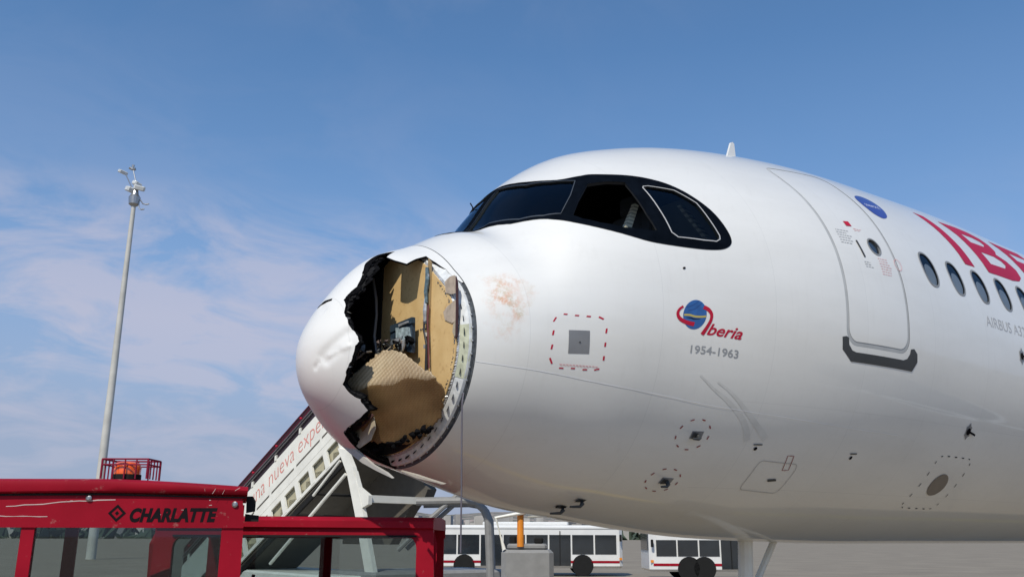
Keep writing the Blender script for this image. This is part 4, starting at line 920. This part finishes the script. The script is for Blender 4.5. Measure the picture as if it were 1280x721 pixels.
for z0, s0 in ((2.05, 2.9), (1.62, 2.2)): MB().tube([sp(s0, z0+.5, .1), sp(s0+2.2, z0+.35, 1.5)], .04, 6).build('cross_brace', RUBBER, stairs)
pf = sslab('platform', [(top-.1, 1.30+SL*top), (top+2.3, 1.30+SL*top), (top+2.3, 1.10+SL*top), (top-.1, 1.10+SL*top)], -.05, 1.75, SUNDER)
ch = MB().bbox(tuple(SH*1.6+SW*.83+Vector((0, 0, .75))), (2.0, 6.8, .35), .04); ch.build('chassis', SWHITE, stairs)
for s_ in (-1.0, 4.2):
    for t_ in (-.1, 1.76): MB().lathe([(.18, -.12), (.38, -.12), (.42, -.08), (.42, .08), (.38, .12), (.18, .12)], tuple(sp(s_, .42, t_)), 24, Matrix.Rotation(math.pi/2, 3, 'Y')).build('wheel', RUBBER, stairs)
# grey hoop frame of a loader standing behind the nose
def GP(D, a, b): return Vector((CAM.x, CAM.y, 0))+FW*D+RT*a+Vector((0, 0, b))
o0 = GP(19, -.9, 0); ldr = empty('cargo_loader', o0); tag(ldr, 'grey steel cargo loader frame half hidden below the jet nose beside the stairs', 'loader')
GSTEEL = simple('loader_grey_steel', (.24, .24, .235), .55)
def rel(a, b, d=0.): return GP(19+d, a, b)-o0
for d in (0., 1.6):
    MB().tube([rel(-1.95, 2.36, d), rel(-.95, 2.38, d), rel(-.72, 2.34, d), rel(-.56, 2.20, d), rel(-.47, 2.0, d), rel(-.40, .6, d)], .085, 10).build('hoop', GSTEEL, ldr)
    MB().tube([rel(-1.10, 2.50, d), rel(-1.62, 2.05, d), rel(-2.3, 1.4, d)], .05, 8).build('brace', GSTEEL, ldr)
MB().bbox(tuple(rel(-1.9, .65, .8)), (3.4, 1.9, .7), .05).build('chassis', GSTEEL, ldr)
for a in (-2.9, -.9): MB().lathe([(.1, -.12), (.33, -.12), (.36, 0), (.33, .12), (.1, .12)], tuple(rel(a, .36, -.1)), 20, RX).build('wheel', RUBBER, ldr)

# ------------------------------------------------------------------ light mast
mo = GP(70, -31.31, 0); mast = empty('light_mast', mo); tag(mast, 'tall tapered grey floodlight mast standing behind the red tractor', 'light mast')
MB().tube([(0, 0, 0), (0, 0, 14), (0, 0, 28.2)], [.36, .27, .17], 20).build('pole', MASTM, mast); smooth_auto(bpy.data.objects['pole'])
MB().lathe([(.17, 27.9), (.42, 28.1), (.48, 28.7), (.30, 28.95), (.15, 29.6)], n=16).build('head_frame', STEEL, mast)
fl = MB().bbox((0, 0, 0), (.75, .55, .34), .06)
flo = None
for (a, h_, rz, sc_) in ((-.35, 29.35, .2, 1.25), (.30, 29.55, -.3, 1.2), (.05, 29.9, .5, 1.0), (-.10, 28.6, .1, .7)):
    if flo is None: o = flo = fl.build('floodlight', LAMPG, mast)
    else: o = flo.copy(); col.objects.link(o); o.parent = mast
    o.location = RT*a+Vector((0, 0, h_)); o.rotation_euler = (.35, .15, rz); o.scale = (sc_, sc_, sc_)
MB().tube([RT*-.30+Vector((0, 0, 29.5)), RT*-1.05+Vector((0, 0, 30.9))], .05, 6).build('lamp_arm', STEEL, mast)
MB().tube([RT*.02+Vector((0, 0, 29.8)), RT*-.45+Vector((0, 0, 31.3))], .05, 6).build('lamp_arm', STEEL, mast)
o = flo.copy(); col.objects.link(o); o.parent = mast; o.location = RT*-1.25+Vector((0, 0, 30.95)); o.scale = (1., .8, .8)
for q in ((-.45, 31.6), (-.72, 31.35), (-.22, 31.25)): MB().tube([RT*-.48+Vector((0, 0, 31.2)), RT*q[0]+Vector((0, 0, q[1]))], [.09, .13], 6).build('small_lamp', STEEL, mast)
for q in ((1.0, 27.9), (.65, 27.45)): MB().tube([RT*.2+Vector((0, 0, 28.9)), RT*(q[0]*.75)+Vector((0, 0, q[1]+.25)), RT*q[0]+Vector((0, 0, q[1]+.2)), RT*(q[0]+.25)+Vector((0, 0, q[1]+.24))], .055, 6).build('lamp_arm', STEEL, mast)

# ------------------------------------------------------------------ red tractors
def tractor_one():
    D = 5.6; TA = R(16.2); o0 = GP(D, -2.6, 0); t = empty('baggage_tractor', o0); tag(t, 'weathered red baggage tractor with black maker lettering and scratched cab roof', 'tractor')
    DV = (FW*math.cos(TA)-RT*math.sin(TA))
    def q(a, b, d=0.):
        # the cab face stands on a vertical plane turned TA away from square-on
        k = (D*math.cos(TA)+1.6*math.sin(TA))/(D*math.cos(TA)-a*math.sin(TA)); return GP(D*k, a*k, CAM.z+(b-CAM.z)*k)+DV*d-o0
    def psl(name, pts, d, th, mat, par=None): return MB().prism([q(a, b, d) for a, b in pts], DV*th).build(name, mat, par or t)
    # cab roof: slab with a rounded front edge, sagging slightly at the right
    A = np.linspace(-4.3, -1.60, 28)
    def topz(a): return 1.990 if a < -2.45 else 1.990-.045*((a+2.45)/.85)**1.3
    def botz(a): return 1.893+.013*math.exp(-((a+2.5)/.7)**2)-.006*max(0, a+2.0)
    prof = lambda a: [(0, botz(a)), (-.012, botz(a)+.01), (-.018, (botz(a)+topz(a))/2), (-.012, topz(a)-.018), (.02, topz(a)-.003), (.06, topz(a)), (.6, topz(a)+.02), (1.4, topz(a)+.0), (1.45, topz(a)-.05), (1.45, botz(a))]
    V = []; m = 10
    for a in A: V += [q(a, b, d) for d, b in prof(a)]
    F = [(i*m+j, (i+1)*m+j, (i+1)*m+(j+1) % m, i*m+(j+1) % m) for i in range(len(A)-1) for j in range(m)]+[tuple(range(m))[::-1], tuple((len(A)-1)*m+j for j in range(m))]
    ro = link('cab_roof', V, F, TRED, t); smooth_auto(ro, 40)
    psl('cab_fascia', [(-4.28, 1.888), (-2.5, 1.897), (-1.63, 1.878), (-1.615, 1.80), (-1.61, 1.70), (-4.28, 1.70)], .02, .05, TRED)
    psl('roof_gap', [(-4.28, 1.886), (-2.5, 1.900), (-1.61, 1.882), (-1.61, 1.874), (-2.5, 1.890), (-4.28, 1.876)], .012, .02, RUBBER)
    psl('cab_pillar', [(-1.74, 1.71), (-1.61, 1.71), (-1.60, .9), (-1.74, .9)], .03, .07, TRED); psl('cab_pillar', [(-2.95, 1.71), (-2.87, 1.71), (-2.87, .9), (-2.95, .9)], .03, .07, TRED)
    psl('cab_pillar', [(-4.28, 1.71), (-4.16, 1.71), (-4.16, .9), (-4.28, .9)], .03, .07, TRED)
    psl('cab_window', [(-2.87, 1.70), (-1.74, 1.70), (-1.74, 1.02), (-2.87, 1.02)], .05, .008, CARGLASS); psl('cab_window', [(-4.16, 1.70), (-2.95, 1.70), (-2.95, 1.02), (-4.16, 1.02)], .05, .008, CARGLASS)
    psl('rear_wall', [(-4.28, 1.88), (-1.61, 1.88), (-1.61, 1.74), (-4.28, 1.74)], 1.42, .04, TRED); psl('rear_wall', [(-4.28, 1.12), (-1.61, 1.12), (-1.61, .9), (-4.28, .9)], 1.42, .04, TRED)
    for a in (-4.2, -2.9, -1.70): psl('rear_pillar', [(a-.05, 1.74), (a+.05, 1.74), (a+.05, 1.12), (a-.05, 1.12)], 1.42, .04, TRED)
    psl('seat', [(-3.4, 1.3), (-2.4, 1.3), (-2.4, .8), (-3.4, .8)], .8, .15, RUBBER)
    bd = MB().prism([q(-4.30, 1.0), q(-1.58, 1.0), q(-1.58, .35), q(-4.30, .35)], DV*1.48); bd.build('body', TRED, t)
    psl('grab_handle', [(-1.605, 1.89), (-1.565, 1.89), (-1.545, 1.86), (-1.545, 1.80), (-1.60, 1.79)], .10, .05, RUBBER)
    psl('grab_handle', [(-1.605, 1.785), (-1.52, 1.775), (-1.52, 1.74), (-1.605, 1.74)], .10, .06, RUBBER)
    for a in (-3.75, -2.1):
        MB().lathe([(.12, -.12), (.34, -.12), (.38, -.07), (.38, .07), (.34, .12), (.12, .12)], tuple(q(a, .38, .1)), 26, Matrix.Rotation(YAW, 3, 'Z') @ Matrix.Rotation(math.pi/2, 3, 'Y')).build('wheel', RUBBER, t)
    for a, b in ((-2.563, 1.872), (-1.672, 1.838)):
        MB().lathe([(.018, 0), (.018, .006), (.009, .012)], tuple(q(a, b, .018)), 14, Matrix.Rotation(YAW, 3, 'Z') @ Matrix.Rotation(-math.pi/2, 3, 'Y')).build('bolt', STEEL, t)
    # lettering and diamond sign
    V, F = text_mesh('CHARLATTE', 1., bold=.055, shear=.22, space=1.06); k = .528/(V[:, 0].max()-V[:, 0].min()); hh = .078/(V[:, 1].max())
    off_ = V[:, 0].min(); P_ = [q(-2.303+(a-off_)*k, 1.738+b*hh+.004*(a-off_)*k, .0185) for a, b in V]; link('maker_lettering', P_, F, INK, t)
    c = (-2.382, 1.785)
    def dia(rx, rz): return [(c[0]-rx, c[1]), (c[0], c[1]-rz), (c[0]+rx, c[1]), (c[0], c[1]+rz)]
    o1, i1 = dia(.055, .052), dia(.034, .032)
    V = [q(a, b, .0185) for a, b in o1+i1]; F = [(i, (i+1) % 4, 4+(i+1) % 4, 4+i) for i in range(4)]; link('maker_sign', V, F, INK, t)
    link('maker_sign', [q(a, b, .0185) for a, b in dia(.013, .013)], [(0, 1, 2, 3)], INK, t)
    rr = random.Random(4)
    SCR = simple('scratch_bare', (.62, .50, .47), .7)
    def scratch(pts, wd, d): 
        L = [q(a, b+wd*rr.uniform(.3, 1), d) for a, b in pts]; B = [q(a, b-wd*rr.uniform(.3, 1), d) for a, b in pts]; n = len(pts)
        link('scratch', L+B, [(n+i, n+i+1, i+1, i) for i in range(n-1)], SCR, t)
    scratch([(-3.06+.055*i, 1.826+.0035*i+rr.uniform(-.005, .005)) for i in range(13)], .0035, .0185)
    scratch([(-3.10+.05*i, 1.765+rr.uniform(-.003, .003)) for i in range(7)], .003, .0185)
    for a0, n_ in ((-2.47, 1), (-1.87, 2), (-1.75, 3)):
        for k in range(n_):
            a = a0+k*.04+rr.uniform(-.02, .02); b = topz(a)-rr.uniform(.03, .06); scratch([(a, b), (a+rr.uniform(-.015, .03), b+rr.uniform(.01, .03))], .0035, -.0195)
    for k in range(6):
        a, b = rr.uniform(-3.0, -1.7), rr.uniform(1.76, 1.87); scratch([(a, b), (a+rr.uniform(.004, .02), b+rr.uniform(-.006, .006))], .0025, .0185)
    # beacon with its cage
    be = MB().lathe([(.085, 0), (.085, .03)], tuple(q(-2.385, 2.00, .30)), 22).build('beacon_base', RUBBER, t)
    dm = MB().lathe([(.080, .03), (.082, .075), (.076, .088), (.070, .10), (.04, .108)], tuple(q(-2.385, 2.00, .30)), 26).build('beacon_lens', ORANGE, t); smooth_auto(dm, 50)
    CG = simple('cage_dark_red', (.22, .015, .04), .6, spec=.1)
    cgc = q(-2.36, 2.0, .30); w2, d2, hh = .140, .10, .118
    cs = [cgc+RT*sx*w2+FW*sd*d2 for sx, sd in ((-1, -1), (1, -1), (1, 1), (-1, 1))]
    cage = MB().tube([c_+Vector((0, 0, hh)) for c_ in cs+[cs[0]]], .006, 6).build('beacon_cage', CG, t)
    MB().tube([c_+Vector((0, 0, .085)) for c_ in cs+[cs[0]]], .005, 6).build('cage_bar', CG, cage)
    for i in range(4):
        for k in range(4): p = cs[i].lerp(cs[(i+1) % 4], k/4); MB().tube([p, p+Vector((0, 0, hh))], .0045 if k else .007, 6).build('cage_bar', CG, cage)
tractor_one()
def tractor_two():
    D = 7.2; o0 = GP(D, -1.4, 0); t = empty('baggage_tractor', o0); tag(t, 'second red tractor, its plain cab roof lower and right of the lettered one', 'tractor')
    def q(a, b, d=0.): return GP(D+d, a, b)-o0
    def psl(name, pts, d, th, mat): return MB().prism([q(a, b, d) for a, b in pts], FW*th).build(name, mat, t)
    x0, x1 = -2.75, -.60
    V = []; A = np.linspace(x0, x1, 14); prof = [(0, -.09), (-.02, -.08), (-.02, -.03), (.02, 0), (.7, .012), (1.3, 0), (1.33, -.05), (1.33, -.09)]; m = 8
    for a in A: zz = 1.808-.010*((a-x0)/(x1-x0)); V += [q(a, zz+b, d) for d, b in prof]
    F = [(i*m+j, (i+1)*m+j, (i+1)*m+(j+1) % m, i*m+(j+1) % m) for i in range(13) for j in range(m)]+[tuple(range(m))[::-1], tuple(13*m+j for j in range(m))]
    smooth_auto(link('cab_roof', V, F, TRED, t), 40)
    out = [(x0, 1.72), (x1, 1.71), (x1+.03, .5), (x0-.03, .5)]; inn = rrect(x0+.14, x1-.13, 1.05, 1.66, .09, 4)
    Uo = densify(out, .12); Ui = inn; allv = Uo+Ui; E_ = [(i, (i+1) % len(Uo)) for i in range(len(Uo))]+[(len(Uo)+i, len(Uo)+(i+1) % len(Ui)) for i in range(len(Ui))]
    vs, es, fs, *_ = delaunay_2d_cdt([Vector(v) for v in allv], E_, [], 0, 1e-6); U_ = np.array([tuple(v) for v in vs]); Fa_ = np.array([tuple(k) for k in fs]); C_ = U_[Fa_].mean(1); Fa_ = Fa_[inside(C_, out) & ~inside(C_, inn)]
    o = link('cab_front', [q(a, b, 0.01) for a, b in U_], [tuple(k) for k in Fa_], TRED, t); md = o.modifiers.new('s', 'SOLIDIFY'); md.thickness = .05; md.offset = -1
    psl('windshield', [(x0+.13, 1.67), (x1-.12, 1.67), (x1-.12, 1.04), (x0+.13, 1.04)], .03, .008, CARGLASS)
    psl('rear_wall', [(x0, 1.72), (x1, 1.72), (x1, 1.64), (x0, 1.64)], 1.27, .04, TRED); psl('rear_wall', [(x0, 1.1), (x1, 1.1), (x1, .5), (x0, .5)], 1.27, .04, TRED)
    for a in (x0+.06, (x0+x1)/2, x1-.06): psl('rear_pillar', [(a-.05, 1.64), (a+.05, 1.64), (a+.05, 1.1), (a-.05, 1.1)], 1.27, .04, TRED)
    psl('window_seal', [(x0+.14, 1.665), (x1-.13, 1.665), (x1-.13, 1.65), (x0+.14, 1.65)], -.004, .01, RUBBER)
    psl('body', [(x0-.05, .8), (x1+.05, .8), (x1+.05, .3), (x0-.05, .3)], -.9, 2.2, TRED)
    psl('seat', [(-2.0, 1.3), (-1.3, 1.3), (-1.3, .8), (-2.0, .8)], .7, .15, RUBBER)
    MB().tube([q(-2.1, 1.1, .4), q(-2.1, 1.35, .5)], .015).build('steering_column', RUBBER, t)
    for a in (x0+.2, x1-.2):
        MB().lathe([(.12, -.12), (.34, -.12), (.38, 0), (.34, .12), (.12, .12)], tuple(q(a, .38, -.6)), 24, Matrix.Rotation(YAW, 3, 'Z') @ Matrix.Rotation(math.pi/2, 3, 'X')).build('wheel', RUBBER, t)
        MB().lathe([(.07, 0), (.075, .03)], tuple(q(a, .65, -.91)), 16, Matrix.Rotation(YAW, 3, 'Z') @ Matrix.Rotation(-math.pi/2, 3, 'Y')).build('headlight', LAMPG, t)
tractor_two()

# ------------------------------------------------------------------ apron buses beyond the nose
def bus(D, a0, a1, hgt, label, nwin, door_at):
    c = GP(D, (a0+a1)/2, 0); b = empty('apron_bus', c, math.atan2(RT.y, RT.x)); tag(b, label, 'bus', 'buses parked beyond the apron')
    L = a1-a0; W2 = 2.6
    MB().bbox((0, 1.3, (hgt+.35)/2), (L, W2, hgt-.35), .09).build('body', BUSW, b)
    MB().bbox((0, 1.3, hgt+.07), (L*.45, 1.6, .16), .04).build('roof_unit', BUSW, b)
    n = nwin; wd = (L-.5)/n
    for i in range(n):
        x = -L/2+.25+wd*(i+.5); low = .95 if i not in door_at else .45
        w_ = MB().box((x, -.012, (hgt-.42+low)/2), (wd*.93, .02, hgt-.42-low)).build('window' if low > .5 else 'door', BUSG, b)
        if low < .5: MB().box((x, -.03, 1.2), (.04, .012, 1.5)).build('door_post', RUBBER, w_)
    MB().box((0, -.008, .62), (L-.3, .012, .10)).build('stripe', TRED, b); MB().box((0, -.006, hgt-.16), (L-.3, .01, .03)).build('roof_gutter', GREYSEAL, b)
    for x in (-L/2+.1, L/2-.1): MB().bbox((x, -.14, hgt-.55), (.10, .14, .30), .02).build('mirror', RUBBER, b); MB().box((x, -.01, .75), (.12, .03, .10)).build('lamp', ORANGEP, b)
    MB().box((-L/2-.01, 1.3, 1.75), (.02, 2.1, 1.2)).build('windscreen', BUSG, b); MB().box((L/2+.01, 1.3, 1.75), (.02, 2.1, 1.2)).build('windscreen', BUSG, b)
    for x in (-L/2+1.6, L/2-1.8):
        MB().lathe([(.475, -.01), (.475, .01)], (x, -.004, .46), 22, RX).build('wheel_arch', RUBBER, b)
        for y in (.12, 2.48): MB().lathe([(.15, -.14), (.42, -.14), (.46, 0), (.42, .14), (.15, .14)], (x, y, .46), 22, RX).build('wheel', RUBBER, b)
    return b
b1 = bus(42, -3.7, 5.0, 2.05+.15, 'white apron bus with two dark doors below the jet nose', 8, (2, 5))
b2 = bus(38, 5.6, 9.6, 2.0, 'shorter white bus to the right of the two door bus, under the belly', 4, (3,))
# equipment with an orange post just behind the belly
o0 = GP(16, .18, 0); e = empty('ground_power_unit', o0, math.atan2(RT.y, RT.x)); tag(e, 'pale ground power unit with an orange post below the jet belly', 'power unit')
MB().bbox((.1, .6, .95), (.9, 1.1, 1.0), .05).build('cabinet', GSTEEL, e); MB().bbox((.1, .6, 1.50), (.7, .8, .10), .03).build('lid', GSTEEL, e)
MB().tube([(-.02, .2, 1.5), (-.02, .2, 2.13)], .06, 10).build('orange_post', ORANGEP, e)
MB().tube([(-.30, .1, 1.45), (-.45, .1, 1.98), (.1, .1, 2.08), (.45, .1, 2.12)], .035, 8).build('pipe', SWHITE, e)
MB().tube([(.1, .15, 2.02), (.55, .15, 2.04)], .04, 8).build('pipe', SWHITE, e)
MB().bbox((-.15, .3, 1.60), (.12, .12, .16), .02).build('lamp', RUBBER, e); MB().bbox((.30, .3, 1.60), (.16, .12, .10), .02).build('lamp', RUBBER, e)
for x in (-.55, .55): MB().lathe([(.08, -.08), (.24, -.08), (.26, 0), (.24, .08), (.08, .08)], (x, .1, .26), 18, RX).build('wheel', RUBBER, e)
